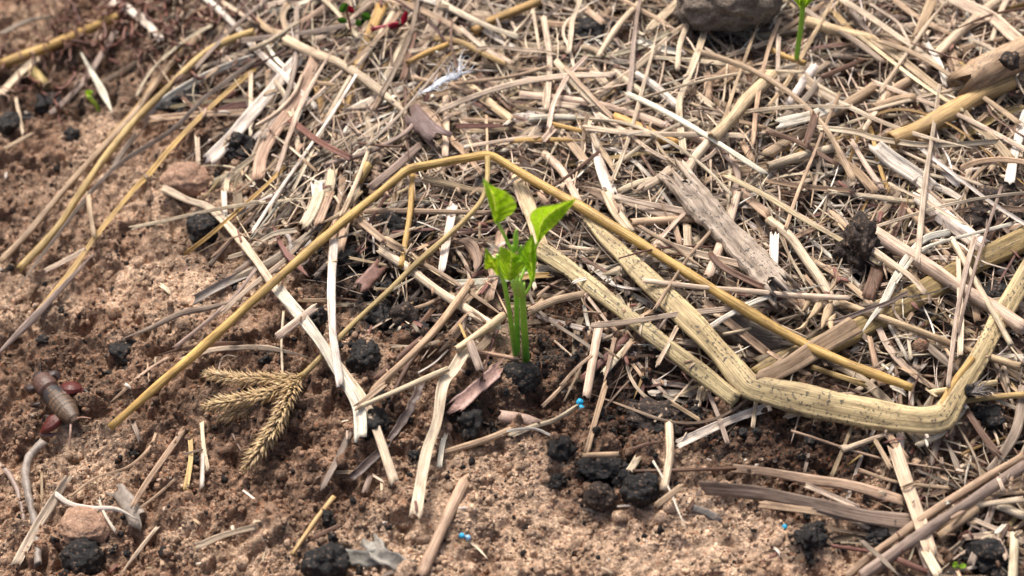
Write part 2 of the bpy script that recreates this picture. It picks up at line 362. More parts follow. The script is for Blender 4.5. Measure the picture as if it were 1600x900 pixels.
# loose crumbs and sand grains scattered on the sheet
def ico(sub):
    bm = bmesh.new(); bmesh.ops.create_icosphere(bm, subdivisions=sub, radius=1.0)
    V = np.array([v.co[:] for v in bm.verts]); F = np.array([[v.index for v in f.verts] for f in bm.faces]); bm.free(); return V, F
def crumbs():
    V0, F0 = ico(2); n = 34000
    px = RNG.uniform(-60, 1660, n*3); py = RNG.uniform(-80, 980, n*3)
    keep = (dens(px, py) < RNG.uniform(0, 1.3, n*3)) & (fbm(px/60, py/60, 77, 3) > RNG.uniform(-.7, .5, n*3))
    px, py = px[keep][:n], py[keep][:n]; n = len(px)
    # ground intersection, vectorised
    d = RIGHT[None]*((px-800)*K)[:, None]+UP[None]*(-(py-450)*K)[:, None]+FWD[None]; z = np.zeros(n)
    for _ in range(25):
        t = (z-CAMP[2])/d[:, 2]; P = CAMP+d*t[:, None]; z = .5*z+.5*Glow(P[:, 0], P[:, 1])
    x, y = P[:, 0], P[:, 1]; z = ground(x, y)
    r = np.clip(RNG.lognormal(-.85, .6, n), .15, 3.0)*MM
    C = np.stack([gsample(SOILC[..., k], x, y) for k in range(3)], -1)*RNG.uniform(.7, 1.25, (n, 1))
    bl = RNG.random(n) < .07; C[bl] = (.02, .019, .019)
    ws = RNG.random(n) < .012; C[ws] = (.6, .55, .5); r[ws] *= .5
    q = RNG.normal(size=(n, 3, 3)); Q = np.linalg.qr(q)[0]
    S = RNG.uniform(.65, 1.2, (n, 1, 3)); S[..., 2] *= .85
    VV = V0[None]*(1+RNG.normal(0, .11, (n, len(V0), 1)))*S
    VV = np.einsum('nij,nvj->nvi', Q, VV)*r[:, None, None]+np.stack([x, y, z+r*.25], -1)[:, None]
    nv = len(V0); F = (F0[None]+(np.arange(n)*nv)[:, None, None]).reshape(-1, 3)
    me = bpy.data.meshes.new('soil_crumbs'); V = VV.reshape(-1, 3)
    me.vertices.add(len(V)); me.vertices.foreach_set('co', V.astype(np.float32).ravel())
    me.loops.add(F.size); me.loops.foreach_set('vertex_index', F.astype(np.int32).ravel())
    me.polygons.add(len(F)); me.polygons.foreach_set('loop_start', np.arange(0, F.size, 3, dtype=np.int32))
    me.update(calc_edges=True); me.polygons.foreach_set('use_smooth', np.ones(len(F), bool))
    CC = np.concatenate([np.repeat(C, nv, 0), np.ones((len(V), 1))], 1)
    a = me.color_attributes.new('tint', 'FLOAT_COLOR', 'POINT'); a.data.foreach_set('color', CC.astype(np.float32).ravel())
    me.materials.append(M_CRUMB); o = bpy.data.objects.new('soil_crumbs', me); COL.objects.link(o)
    tag(o, 'loose crumbs and grains of sandy brown soil strewn over the ground', 'soil crumbs', kind='stuff')
crumbs()

# ================================================================== straw
PAL = {'w': (.84, .78, .70), 'p': (.71, .585, .45), 't': (.50, .365, .25), 'g': (.56, .365, .13), 'o': (.58, .43, .19),
       'y': (.34, .27, .22), 'n': (.17, .095, .062), 'r': (.24, .11, .09), 'c': (.72, .57, .37), 'R': (.56, .445, .265), 'q': (.40, .30, .13), 'k': (.09, .062, .05)}
CNAME = {'w': 'bleached white', 'p': 'pale beige', 't': 'tan', 'g': 'golden', 'o': 'yellow', 'y': 'greyish', 'n': 'dark brown', 'r': 'reddish brown', 'c': 'cream', 'R': 'yellow', 'q': 'olive yellow', 'k': 'blackish brown'}
HG = .001
HX0, HY0 = -.32, -.2; HNX, HNY = 640, 460
_hx = HX0+np.arange(HNX)*HG; _hy = HY0+np.arange(HNY)*HG
HM = ground(*np.meshgrid(_hx, _hy))
HBASE = HM.copy()
def hidx(P):
    i = np.clip(((P[:, 0]-HX0)/HG).round().astype(int), 0, HNX-1); j = np.clip(((P[:, 1]-HY0)/HG).round().astype(int), 0, HNY-1)
    return j, i
def resample(P, kink, step=.0025):
    P = np.asarray(P, float)
    if len(P) > 2 and not kink:
        Q = [];  E = np.vstack([2*P[0]-P[1], P, 2*P[-1]-P[-2]])
        for i in range(len(P)-1):
            p0, p1, p2, p3 = E[i:i+4]
            for t in np.linspace(0, 1, 9)[:-1]:
                Q.append(.5*((2*p1)+(-p0+p2)*t+(2*p0-5*p1+4*p2-p3)*t*t+(-p0+3*p1-3*p2+p3)*t**3))
        Q.append(P[-1]); P = np.array(Q)
    d = np.r_[0, np.cumsum(np.linalg.norm(np.diff(P, axis=0), axis=1))]
    n = int(np.clip(round(d[-1]/step), 4, 170))
    s = np.linspace(0, d[-1], n+1)
    R = np.stack([np.interp(s, d, P[:, k]) for k in range(3)], 1)
    if kink and n > 4:
        R[1:-1] = (R[:-2]+2*R[1:-1]+R[2:])/4
    return R, s
def sweep(mb, R, s, w, kind, col, spot=0, taper=(0, 0), camber=None, facing=None, twist=0, rag=1.0, rnd=random, flat=None, wprof=None):
    """sweeps a straw profile of width w along the centre line R"""
    n = len(R); T = np.gradient(R, axis=0); T /= np.linalg.norm(T, axis=1)[:, None]+1e-12
    if facing is None: facing = np.array([rnd.uniform(-.35, .35), -.45+rnd.uniform(-.25, .25), .85])
    S = np.cross(T, facing); S /= np.linalg.norm(S, axis=1)[:, None]+1e-12
    N = np.cross(S, T)
    if twist:
        a = np.linspace(-.5, .5, n)*twist; ca, sa = np.cos(a)[:, None], np.sin(a)[:, None]
        S, N = S*ca+N*sa, N*ca-S*sa
    if kind in ('tube', 'flat'):
        k = 10 if kind == 'tube' else 28; a = np.linspace(0, 2*math.pi, k, endpoint=False)
        fl = flat if flat else (.86 if kind == 'tube' else .40)
        pa = np.cos(a); pb = np.sin(a)*fl
        if kind == 'flat': pa = np.sign(pa)*np.abs(pa)**.8; pb = pb*(1+.13*np.cos(a*9+rnd.uniform(0, 6))+.10*np.cos(a*4+rnd.uniform(0, 6)))
        else: pb = pb*(1+.05*np.cos(a*3+1)); 
    else:
        m = 6; q = np.linspace(-1, 1, m)
        if kind == 'split':
            ang = q*rnd.uniform(1.1, 1.5); pa1 = np.sin(ang)/max(.8, np.sin(ang).max()); pb1 = -(1-np.cos(ang))*rnd.choice([.9, -.55, .7]); th = .16
        else:
            c = camber if camber is not None else rnd.choice([.12, .22, -.15, .06, .3, -.25]); pa1 = q
            pb1 = -c*(q*q)+np.array([rnd.uniform(-.10, .10) for _ in q]); th = .10
        th = max(th, .00013/(w/2+1e-9))
        pa = np.r_[pa1, pa1[::-1]*.985]; pb = np.r_[pb1, (pb1-th)[::-1]]; k = len(pa)
    hw = np.full(n, w/2) if wprof is None else np.interp(s, np.array(wprof[0])*s[-1], wprof[1])*w/2
    ph = rnd.uniform(0, 9); hw = hw*(1+.07*np.sin(s/.011+ph)+.05*np.sin(s/.0043+ph*2))
    f = s/s[-1]
    if taper[0]: hw = hw*np.clip(f/taper[0], .12, 1)**.7
    if taper[1]: hw = hw*np.clip((1-f)/taper[1], .10, 1)**.7
    V = R[:, None, :]+S[:, None, :]*(pa[None, :]*hw[:, None])[..., None]+N[:, None, :]*(pb[None, :]*hw[:, None])[..., None]
    # torn ends
    if kind in ('tube', 'flat'): jit = [[(rnd.random()-.3)*w*.45*rag for _ in range(k)] for _ in range(2)]
    else:
        j0 = [[(rnd.random()-.35)*w*1.5*rag for _ in range(k//2)] for _ in range(2)]; jit = [a_+a_[::-1] for a_ in j0]
    slen = s[-1]; lim = .25*slen
    for e, (ri, sg) in enumerate(((0, -1), (n-1, 1))):
        for j in range(k): V[ri, j] += T[ri]*sg*np.clip(jit[e][j], -lim*.3, lim)
    per = np.r_[0, np.cumsum(np.hypot(np.diff(pa), np.diff(pb)))]*w/2/MM
    ou, ov = rnd.uniform(0, 400), rnd.uniform(0, 400)
    U = np.stack(np.broadcast_arrays(per[None, :]+ou, (s/MM)[:, None]+ov), -1).reshape(-1, 2)
    col = np.array(col); vary = 1+.10*np.sin(s/.013+ph)+.08*np.sin(s/.031+ph*3)
    CC = np.ones((n, k, 4)); CC[..., :3] = col[None, None]*vary[:, None, None]
    if kind in ('blade', 'split'): CC[:, k//2:, :3] *= .93
    CC[..., 3] = spot
    V = V.reshape(-1, 3); CC = CC.reshape(-1, 4)
    F = []
    for i in range(n-1):
        b = i*k
        for j in range(k):
            j2 = (j+1) % k; F.append((b+j, b+j2, b+k+j2, b+k+j))
    if kind == 'blade' or kind == 'split' or w < .0011:
        if kind in ('blade', 'split'):
            h = k//2
            for b, fl_ in ((0, 1), ((n-1)*k, 0)):
                for j in range(h-1):
                    q4 = (b+j, b+j+1, b+k-2-j, b+k-1-j); F.append(q4[::-1] if fl_ else q4)
        else:
            F.append(tuple(range(k))[::-1]); F.append(tuple((n-1)*k+j for j in range(k)))
    else:      # hollow ends: a wall, then a short bore
        base = len(V); ex = []; exu = []; exc = []
        for e, ri in enumerate((0, n-1)):
            sg = 1 if e == 0 else -1
            cen = R[ri]
            ring = V[ri*k:(ri+1)*k]
            inner = ring*.72+cen*.28; deep = inner+T[ri]*sg*w*1.6*(ri*0+1)
            ex += [inner, deep]; exu += [U[ri*k:(ri+1)*k]]*2; exc += [CC[ri*k:(ri+1)*k]*np.array([.95, .95, .95, 1]), CC[ri*k:(ri+1)*k]]
            o1 = base+e*2*k; o2 = o1+k
            for j in range(k):
                j2 = (j+1) % k; A = ri*k
                q1 = (A+j, o1+j, o1+j2, A+j2); q2 = (o1+j, o2+j, o2+j2, o1+j2)
                F.append(q1 if e == 0 else q1[::-1]); F.append(q2 if e == 0 else q2[::-1])
            c_ = tuple(o2+j for j in range(k)); F.append(c_ if e else c_[::-1])
        V = np.vstack([V]+ex); U = np.vstack([U]+exu); CC = np.vstack([CC]+exc)
    mb.add(V, F, U, CC)
def lay(R, r, pct=75, lift_max=.03):
    """height needed so the straw rests on what lies below"""
    j, i = hidx(R); return float(np.percentile(HM[j, i]+r-R[:, 2], pct))
def stamp(R, r):
    T = np.gradient(R, axis=0); T /= np.linalg.norm(T, axis=1)[:, None]+1e-12
    S = np.stack([T[:, 1], -T[:, 0], T[:, 0]*0], 1)
    # dense samples
    m = max(2, int(np.ceil(np.linalg.norm(R[-1]-R[0])/HG/len(R)))+1)
    for a in (-.6, 0, .6):
        Q = R+S*r*a
        for t in np.linspace(0, 1, m, endpoint=False):
            P = Q[:-1]*(1-t)+Q[1:]*t
            j, i = hidx(P); z = P[:, 2]+r*.45; np.maximum.at(HM, (j, i), z)
def jitcol(c, rnd, a=.16):
    f = 1+rnd.uniform(-a, a); return tuple(q*f*(1+rnd.uniform(-.04, .04)) for q in c)

# ------------------------------------------------------------------ straw bed (too many to count)
STRAYS = []          # (size, mesh builder, info): the largest of the random top layer become things
GAPS = [(920,60,50,28),(1500,330,100,38),(1460,480,70,45),(1560,470,60,45),(1380,595,80,35),(705,290,45,25),(500,80,55,28),(1375,150,75,35),(600,430,90,60),(1540,650,70,40),(1530,850,60,45),(1130,170,40,30),(330,240,70,45),(1170,510,70,40),(900,470,60,35),(1310,370,50,35),(1420,300,40,25),(800,110,40,20)]
def GF(px, py):
    g = float(fbm(np.array([px/85]), np.array([py/65]), 61, 3)[0]); v = .10+.90*float(sstep(-.32, .12, g))
    for a, b, c, d in GAPS:
        q = ((px-a)/c)**2+((py-b)/d)**2
        if q < 1: v *= .18+.5*q
    return v
def AF(px, py): return 75*float(fbm(np.array([px/120+5]), np.array([py/90]), 71, 2)[0])
def fill():
    rnd = random.Random(5); mb = MB(); N = 4200; made = 0; items = []
    while made < N:
        px = rnd.uniform(60, 1700); py = rnd.uniform(-160, 980); d = float(dens(px, py))
        bed = d > 0
        if not bed: continue
        if rnd.random() > GF(px, py): continue
        if rnd.random() > (d if d > .5 else .30)*(1.0 if py > 0 else .55): continue
        made += 1; f = made/N
        dense = d > .5
        T = (.0075 if dense else .004)
        P0 = hit(px, py, 0.0)
        if px < 720: ang = math.radians(rnd.gauss(52+AF(px, py)*.5, 24))
        elif py > 560: ang = math.radians(rnd.choice([rnd.gauss(-10, 25), rnd.gauss(55, 25)]))
        else: ang = math.radians(rnd.choice([-25+AF(px, py)+rnd.gauss(0, 13), -25+AF(px, py)+rnd.gauss(0, 13), rnd.gauss(10, 30), rnd.gauss(58, 30), rnd.uniform(0, 180)]))
        Ln = min(.095, rnd.lognormvariate(math.log(.038), .62)); wd = min(.0046, rnd.lognormvariate(math.log(.00100), .66))
        if Ln < .012: wd *= 1.15
        tilt = rnd.gauss(0, 4.5)
        dv = np.array([math.cos(ang), math.sin(ang), math.tan(math.radians(tilt))])
        bend = rnd.gauss(0, .06)*Ln if rnd.random() < .75 else rnd.gauss(0, .22)*Ln
        side = np.array([-dv[1], dv[0], rnd.uniform(-.3, .3)])
        h = P0[2]+T*f*rnd.uniform(.75, 1.1)+.0005
        C = np.array([P0[0], P0[1], h]); pts = [C-dv*Ln/2, C-dv*Ln*.12+side*bend, C+dv*Ln*.2+side*bend*.9, C+dv*Ln/2]
        R, s = resample(pts, rnd.random() < .2, .004)
        R[:, 2] += Glow(R[:, 0], R[:, 1])-Glow(C[0], C[1])
        if f > .55: R[:, 2] += np.clip(lay(R, wd*.3, 60), -.004, .0015)
        kind = rnd.choices(['blade', 'split', 'tube', 'flat'], [68, 22, 6, 4])[0]
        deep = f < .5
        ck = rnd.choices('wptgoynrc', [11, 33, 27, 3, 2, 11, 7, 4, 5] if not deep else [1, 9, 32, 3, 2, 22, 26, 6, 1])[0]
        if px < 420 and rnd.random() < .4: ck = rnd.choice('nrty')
        col = tuple(q*(.26+.56*f) for q in jitcol(PAL[ck], rnd, .25))  # lower layers tinted darker: shade in the gaps painted into the straw
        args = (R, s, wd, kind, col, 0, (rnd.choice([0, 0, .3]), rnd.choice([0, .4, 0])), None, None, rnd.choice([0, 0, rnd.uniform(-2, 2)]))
        if f > .5: stamp(R, wd*.3)
        else: stamp(R, wd*.1)
        items.append((Ln*wd*(f > .9)*(dense or py > 640), args, ck))
    return items
FILL = fill()

# ------------------------------------------------------------------ straws traced one by one
TR = """
@0 0
t g 46 U | 0,305 150,250 300,190 480,110 560,75
t o 50 | 135,320 180,365 215,405
b p 30 | 180,270 90,350 5,440
b y 22 | 0,165 130,100 260,75
b p 18 | 75,460 110,630
b t 18 | 150,630 20,700
b y 30 | 540,150 460,280 400,370 330,450 240,530
b w 42 | 530,5 620,55 700,120 760,190
b w 36 TS | 378,245 430,340 480,430 525,525
b t 28 | 700,560 900,540 1160,525
b n 16 | 820,425 910,510
b p 22 | 925,645 930,770
b w 34 | 1190,270 1040,320 900,390 800,450 720,510 660,555
b g 26 | 930,150 830,270 720,400 650,500 500,660
s t 30 | 975,95 900,200 800,300 700,430 630,530 480,690 290,900 130,1090 0,1225
t o 34 | 1190,150 1050,200 950,260 850,350 760,440 640,560 500,730 380,900 260,1080 90,1262
b y 20 | 1190,290 1080,370 960,460 820,600 700,680 560,770 430,900 200,1195 110,1320 30,1425
b p 14 | 990,120 870,190 750,290 690,360 640,450
b g 24 | 1190,330 1080,420 950,540 880,610 780,720 690,830 620,900 450,1110 330,1280 160,1485
b y 36 TS | 440,1190 300,1340 160,1490 -40,1690
b y 22 | 640,630 560,740 500,830
b p 28 K | 1060,900 1060,840 1200,730 1290,660
b t 14 | 0,0 60,-40 160,-60
b p 20 | 1175,340 1175,630
b w 58 | 1430,240 1200,510 1090,640 980,755
b w 30 | 960,-10 1080,100 1200,235 1330,360 1480,505
b p 20 K | 1040,10 1150,80 1300,150 1500,185 1620,110 1750,5
b n 22 | 600,-20 700,30 840,60
b t 20 | 540,-10 470,100
@400 0
b t 30 | 0,90 60,140 140,170
b t 30 K | 150,20 120,70 150,170
b t 24 | 360,0 270,70 180,120
b p 25 | 0,40 140,10
b n 26 | 740,160 690,370
b n 16 | 700,400 705,600 715,740
b t 28 | 970,410 900,430 770,470 690,500
b c 40 | 1000,410 1100,490 1190,560
b t 28 | 760,480 860,580 920,660 970,710 1060,820
b t 52 | 290,240 250,340 180,480 100,600 30,720 10,830
b p 25 | 90,380 150,480 180,580 200,720
b w 18 | 30,180 90,270 130,310
b p 14 | 420,320 250,480 80,620
b p 15 | 170,900 240,760 300,640 350,540
b r 28 | 160,560 260,640 340,690 440,740
t o 50 | 480,850 530,770
b p 24 | 640,60 560,190 470,320 400,430 320,580
b t 18 | 680,50 600,150 500,250 430,300
b p 42 E | 130,180 250,240 400,300 520,380 620,460 690,520 722,557
s y 24 | 330,770 480,730 600,680 700,620 770,540
b y 36 | 540,880 660,780 770,680
b p 12 | 90,640 170,700 250,770
b w 28 | 640,-40 800,0 900,40 1000,90 1100,160 1210,225
b t 26 | 560,-10 700,20 800,60 900,110 1010,180 1100,240 1200,300
b o 26 | 840,180 960,200 1080,260 1170,300
t g 24 | 710,295 800,250 900,210
t g 38 | 1020,150 1100,100 1200,60 1335,5
b p 16 | 960,130 1060,220 1200,300
b y 12 | 1080,-10 1130,90 1170,200 1200,270
b n 9 | 920,100 915,200 940,320 970,400
b n 9 | 630,210 640,380
b n 34 | 1040,350 1120,430 1200,510
b p 32 | 890,450 890,580 885,730
b p 34 | 960,450 980,560 1000,680
b t 12 | 1080,540 1083,700 1078,860
b t 20 | 940,560 1200,570
b r 22 | 940,592 1200,592
b p 18 | 975,690 1200,655 1330,640
b y 12 | 870,575 980,500 1100,430 1200,390
b n 12 | 480,670 600,685 700,690
b p 40 | 360,800 340,900 300,960
b w 50 | 285,860 290,930
b t 22 | 260,390 320,395 380,400
@800 0
b y 20 | 0,130 150,80 270,0
b n 16 | 0,260 200,285
s t 28 | 130,250 350,225 420,260
b p 14 | 95,30 115,150 130,250
b t 25 | 140,110 300,120
b t 28 | 340,40 430,110
t p 38 | 480,335 560,400 630,450
t w 38 | 580,350 660,400 780,505
b p 38 | 370,320 440,400
b w 25 | 240,390 270,450
b p 20 | 60,370 300,375
b t 18 | 20,330 200,325 400,330
b p 14 | 360,30 260,100 240,160 270,230 295,330
t p 28 | 610,0 500,120 400,275
b p 38 | 790,0 660,120 640,150
s w 30 | 590,190 700,230 800,250
b p 20 | 660,270 800,280 1000,300
b t 42 | 1080,290 940,380
b t 35 | 1130,300 1000,380
b t 38 | 920,350 920,470
b p 22 | 1020,260 1110,230 1200,200
b p 9 | 1010,300 990,480
b n 24 | 1110,360 1140,550
b p 28 | 860,440 940,500
b y 24 | 780,540 940,600
b p 24 | 880,510 1000,540
b p 34 | 870,90 760,160 650,260 520,370 400,450
s p 30 | 910,130 870,250 820,380 785,480 790,600 805,715
b y 10 | 205,285 290,275 430,290 560,330 680,350
t g 44 | 480,550 600,600 700,650 780,680
b p 34 | 35,445 200,460 400,490 560,530 700,580 850,640 980,710 1040,760
b y 32 | 1040,760 1060,830 1040,900
b p 30 | 205,285 300,400 380,480 470,550
b t 20 | 250,320 360,440 470,555
b p 26 | 130,480 300,500
t w 35 | 80,560 200,552 300,555
b g 22 | 0,660 150,655 340,660
b g 20 | 180,580 340,620
b p 30 | 145,660 200,600
b t 38 | 250,640 330,740 345,770
b t 25 | 340,610 430,720 500,830
b p 28 | 350,570 380,640 400,690
b w 55 | 405,690 425,800 465,910
b p 17 | 400,530 520,610 640,700 720,745 820,770 900,750 960,700 1000,620
b p 16 | 860,560 770,590 640,660 480,780
b n 16 | 410,710 300,800 160,895
b n 13 | 610,570 650,650 700,700
b t 14 | 640,590 690,690 740,750 800,800
t c 58 | 1220,355 1100,470 1030,560 940,650
s p 42 | 945,640 860,740 800,840
b n 14 | 610,730 660,810 700,860
b p 45 | 750,790 690,840 600,890
b t 26 | 1200,770 1050,800 900,850
b p 12 | 930,740 935,900
b t 33 | 1080,670 1130,760
b p 18 | 1200,620 1060,650
b t 17 | 1060,570 1190,600
@1200 0
b p 60 | -20,420 60,350 130,330 
b t 24 | 0,190 150,90 260,20
b p 20 | 50,170 45,360 40,560
t g 28 | 0,225 80,265 175,300
b n 24 | 260,360 450,280
b p 52 | 100,300 200,400 330,480
b w 42 | 220,310 160,400 100,490
b y 28 | 250,370 160,480 60,560
b y 24 | 370,0 420,90 500,170
b t 28 | 590,0 700,80 850,160
b t 42 | 770,0 700,170
b t 22 | 1150,170 900,230
b t 34 | 860,230 900,360
b p 24 | 1130,-20 1090,60 1050,190
t p 46 | 1080,0 980,80 880,170 780,270 720,330
t t 44 | 680,370 560,450 470,580
t t 42 | 690,460 600,470 500,510
t c 46 K | 180,100 300,140 490,185 605,305
b y 19 | 605,305 700,430 760,530 790,640 785,760 780,900
s o 30 | 1190,500 1100,530 1000,590 900,650
t o 84 | 1140,380 1000,440 850,530 700,610 580,660
b w 28 | 740,200 800,300 830,400
b t 33 | 480,180 600,260 750,380 860,460 960,580 1060,660 1140,750
b t 24 | 520,190 700,260 880,370 1000,450 1100,520 1180,580
b p 50 | 850,-10 960,40 1060,90 1150,170 1230,235
b n 12 | 1210,40 1050,70 900,130 850,150
b p 12 | 480,20 600,100 640,160 660,200
b w 46 | 50,580 200,545 310,500
s t 48 | 510,400 400,470 250,570 100,660 0,720
t p 38 | 0,780 150,735 315,692
b n 34 | 225,530 180,670
b g 22 | 480,590 510,720 540,830 570,900
b p 20 | 560,370 530,480 450,610
b n 20 | 0,620 150,670 320,770
b w 70 | 500,680 580,750 700,830 780,900
b p 25 | 390,660 450,760 530,880
b t 40 | 320,740 420,810 500,900
b w 34 | 750,710 850,830 900,870
t p 30 | 960,750 930,860
b t 28 | 1090,740 1040,800
b p 14 | 610,700 800,790 1000,870
b n 9 | 1020,480 1060,550 1200,640
b y 12 | 890,540 940,640 1030,770
b t 24 | 0,850 200,880 400,895
b p 26 | 230,600 400,620 500,650 700,680 860,680 1150,660
b p 24 | 290,900 500,925 700,950 870,945
b w 44 | 1215,520 1160,700 1130,860
@0 300
b p 22 | 215,370 330,310 400,270
b t 24 | 410,0 425,120 440,200
b p 20 | 1070,310 1200,270
b p 24 | 1100,380 1200,310
b g 18 | 870,290 1000,190 1200,15 1330,-110
b w 26 | 1050,0 1055,110
b p 18 | 615,170 800,130 1000,85 1200,55 1535,22
b p 38 | 760,-20 880,40 980,75 1080,170 1200,320 1310,480 1430,620 1600,830 1720,1000 1850,1360
b w 52 | 1300,450 1400,570 1500,700 1600,860 1680,1010 1690,1160 
b y 34 TS | 570,690 700,640 850,570 1000,540 1125,508
b y 18 | 1200,360 1100,490 980,600 820,730
b n 30 TS | 740,765 900,730 1150,705
b p 26 E | 860,785 1000,740 1200,730 1320,745 1440,775
b t 12 | 600,910 700,830 790,775
b t 8 | 690,800 700,890
b y 8 | 1020,850 1050,770 1130,780
@400 300
b p 46 | 300,0 260,100 220,160
b t 38 | 350,0 290,150
b t 20 | 490,0 400,100 280,160
b p 24 | 0,250 80,200 200,180
b r 30 TS | 80,160 130,270 190,340 250,400
b w 36 | 930,60 900,200 870,370
b p 20 | 610,220 700,190
b t 24 | 500,95 600,90 900,95 1100,100
b p 10 | 380,220 500,180 620,140
b p 12 | 130,560 120,700 125,850
b p 34 | 100,680 280,540
b t 18 | 200,510 320,510
t g 26 | 735,-80 730,0 720,120 680,350
b t 36 | 480,130 600,230 690,275
s p 42 | 580,270 700,350 860,470 1000,560 1130,645
b t 12 | 440,310 610,345
b n 10 | 380,500 480,510
b p 18 | 380,530 480,530 605,514
b p 10 | 620,470 750,400
b n 25 | 740,660 830,550
b t 55 | 1150,190 1130,330 1090,490
b n 12 | 700,290 900,210 1100,180
b t 16 | 910,660 1000,560
b g 12 | 955,620 985,690
b t 18 | 780,335 880,390 1000,470 1185,600
t t 34 | 1010,420 930,530 830,660 700,790 570,910 540,950
b n 24 | 800,670 700,750 560,880
t c 36 | 940,740 1080,640 1160,580
t t 22 | 1040,750 1230,785
b y 36 | 1000,700 1050,830
t p 26 | 480,1010 600,960 740,900 900,830
b t 24 | 470,1010 600,905
b w 38 | 368,222 355,400 360,650 395,900
s p 52 | 985,740 930,830 880,900 850,1080 800,1230 750,1520
b w 8 | 900,740 840,800 760,850
@800 300
b n 16 | 330,310 450,380 520,420
t t 38 | 560,145 800,130 965,120
b p 28 | 480,20 600,50 800,90 1000,135
b t 28 | 130,0 165,60
b p 48 | 440,-10 480,80 550,175
b t 28 | 750,120 790,250
b p 40 | 820,150 830,330
b t 38 | 1070,0 1200,110
s p 40 | 1060,-10 1020,130 970,260 920,390
b p 33 | 700,240 900,300 1100,350 1210,402
b n 28 | 930,290 1000,360 1180,450
b w 10 | 450,395 490,440 610,460
b n 8 | 120,275 250,310 370,340
s t 34 | 85,560 200,510 340,480
b t 16 | 120,490 180,440 240,410
b t 38 | 900,520 1050,640 1200,760
b p 26 | 980,490 1100,570 1200,610 1380,690
b r 34 | 550,670 460,760 330,880
b p 28 | 570,690 430,850
b p 38 | 410,610 385,750 350,960
b t 20 | 480,690 455,800 430,895
b t 15 | 370,770 300,830 230,910
b p 10 | 200,700 290,780
b n 12 | 510,780 660,765
b t 24 | 430,650 600,590 650,560
@1200 300
b y 20 | 960,-20 1060,110 1200,280
b p 44 | 720,-10 850,100 1010,250
b w 70 | 700,10 850,140 1000,250
b t 25 | 720,140 900,90 1050,75 1210,85
t n 28 | 1180,10 1100,120 1030,230
b t 22 | 650,80 740,180 850,310
b n 32 | 640,60 590,200 530,330
b n 66 | 530,280 510,380 470,490
b t 24 | 210,320 350,410 490,530
t p 44 | 0,130 100,210 180,320 250,420 320,540
b p 16 | 20,30 150,110 300,200 500,305
b y 34 | 700,560 860,?
b t 30 | 910,250 945,420 980,600
b y 24 | 0,400 150,470 300,560 400,630 500,730
b t 32 | 480,680 500,780 530,900
b p 18 | 650,640 670,780
b y 34 | 690,660 780,750 890,840
b y 12 | 650,400 600,480 590,560 660,640
b k 26 TS | 1010,660 940,780 860,900
b o 24 | 200,820 350,870 450,900
b t 18 | 0,750 100,810 200,860
t t 24 | 820,335 835,365
b w 42 | 30,200 25,350 20,500
b p 18 | 760,310 830,310 950,315
@0 600
b p 42 | 320,440 230,580 150,710 75,850
b t 12 | 730,230 700,300 600,390 450,440 330,530
b t 26 | 860,220 760,360 690,460 620,580
b t 13 | 830,440 740,520 650,590
b o 24 | 890,240 895,350 870,500
b p 20 | 945,185 955,300 975,400
b w 20 | 950,330 945,480
b y 10 | 860,330 950,310
b p 30 | 1200,670 1050,710 920,765
b p 18 | 740,670 660,770 560,900
b t 13 | 195,420 195,560
b t 13 | 620,0 520,85
b y 22 | 620,170 660,270
b w 24 E | 255,515 330,565 430,585 550,590 640,635
b w 13 | 465,540 490,610 540,690
@400 600
b y 26 | 440,230 380,360 310,490
b t 18 | 380,415 460,415
t o 24 | 365,530 280,640 170,800
b n 22 | 400,660 250,730
s t 56 | 975,450 880,650 770,890
s t 30 | 1200,210 1080,260 950,300 865,325
b w 28 | 885,240 870,310 860,385
b y 28 | 540,430 510,510
b p 12 | 590,470 590,525
b p 12 | 550,430 600,460
b p 10 | 985,730 1040,770 1090,825
@800 600
b t 26 | 440,0 390,170 350,320
b p 25 | 305,110 200,170 100,200 0,240
b w 15 | -20,222 100,210 195,250
t t 22 | 330,335 500,330
b n 16 | 560,310 640,280 720,270
t n 17 | 570,410 800,405 1070,395
b p 14 | 1070,400 1130,400 1200,410
b t 28 | 650,550 ?
t p 38 | 735,180 740,320 730,400 710,500
b p 33 | 590,345 560,395 530,435
b w 10 | 660,360 740,500 780,600 820,690
b t 30 | 795,480 670,575
s w 42 | 775,285 900,225 1050,160 1200,110
b y 21 | 920,40 970,160 1010,280
b p 30 | 890,20 865,130
b t 21 | 750,90 880,170
b p 20 | 1145,80 1130,200
b t 18 | 250,0 140,110
b w 9 | 495,575 580,570
b y 66 | 900,488 1050,500 1200,520 1400,560 1650,620 1940,655
@1200 600
b t 46 | -150,400 0,415 200,450 400,480 640,550
b t 17 | 430,405 600,460 850,490
b p 28 | 180,475 420,580
t p 27 | 600,220 350,310
b t 21 | 400,185 300,430
b t 24 | 500,260 580,400
b w 36 | 620,230 620,300
b t 38 | 545,210 600,290 650,360
b p 66 | 590,300 640,450 700,620 760,790
b y 46 | 1200,10 1170,200 1100,330 1040,410
b n 34 | 920,110 1000,230 1080,340
b y 28 TS | 830,260 880,370 910,470
b p 28 | 920,120 820,230 700,290
b y 36 | 1075,500 1030,650 950,850
t t 46 | 980,585 800,720
t p 42 | 1070,570 1200,620
b p 24 | 960,635 1200,740
b p 28 | 900,580 1200,540
b t 18 | 1000,520 1200,510
b p 42 | 740,790 800,900
b y 38 | 700,720 760,900
b p 28 | 920,720 1060,720 1120,820
b p 44 | 1160,700 1150,920
t o 28 | 870,90 1000,70 1200,50
t c 28 | 760,45 900,20 1070,-5
b w 15 | 740,230 760,280
s t 42 | 1210,335 950,490 750,620 500,800 370,910
b y 52 | 1210,380 1000,520 800,650 600,790 440,905
b y 22 | 440,740 520,810 610,895
b r 18 | 300,760 500,790
b r 28 | 600,820 740,880
"""
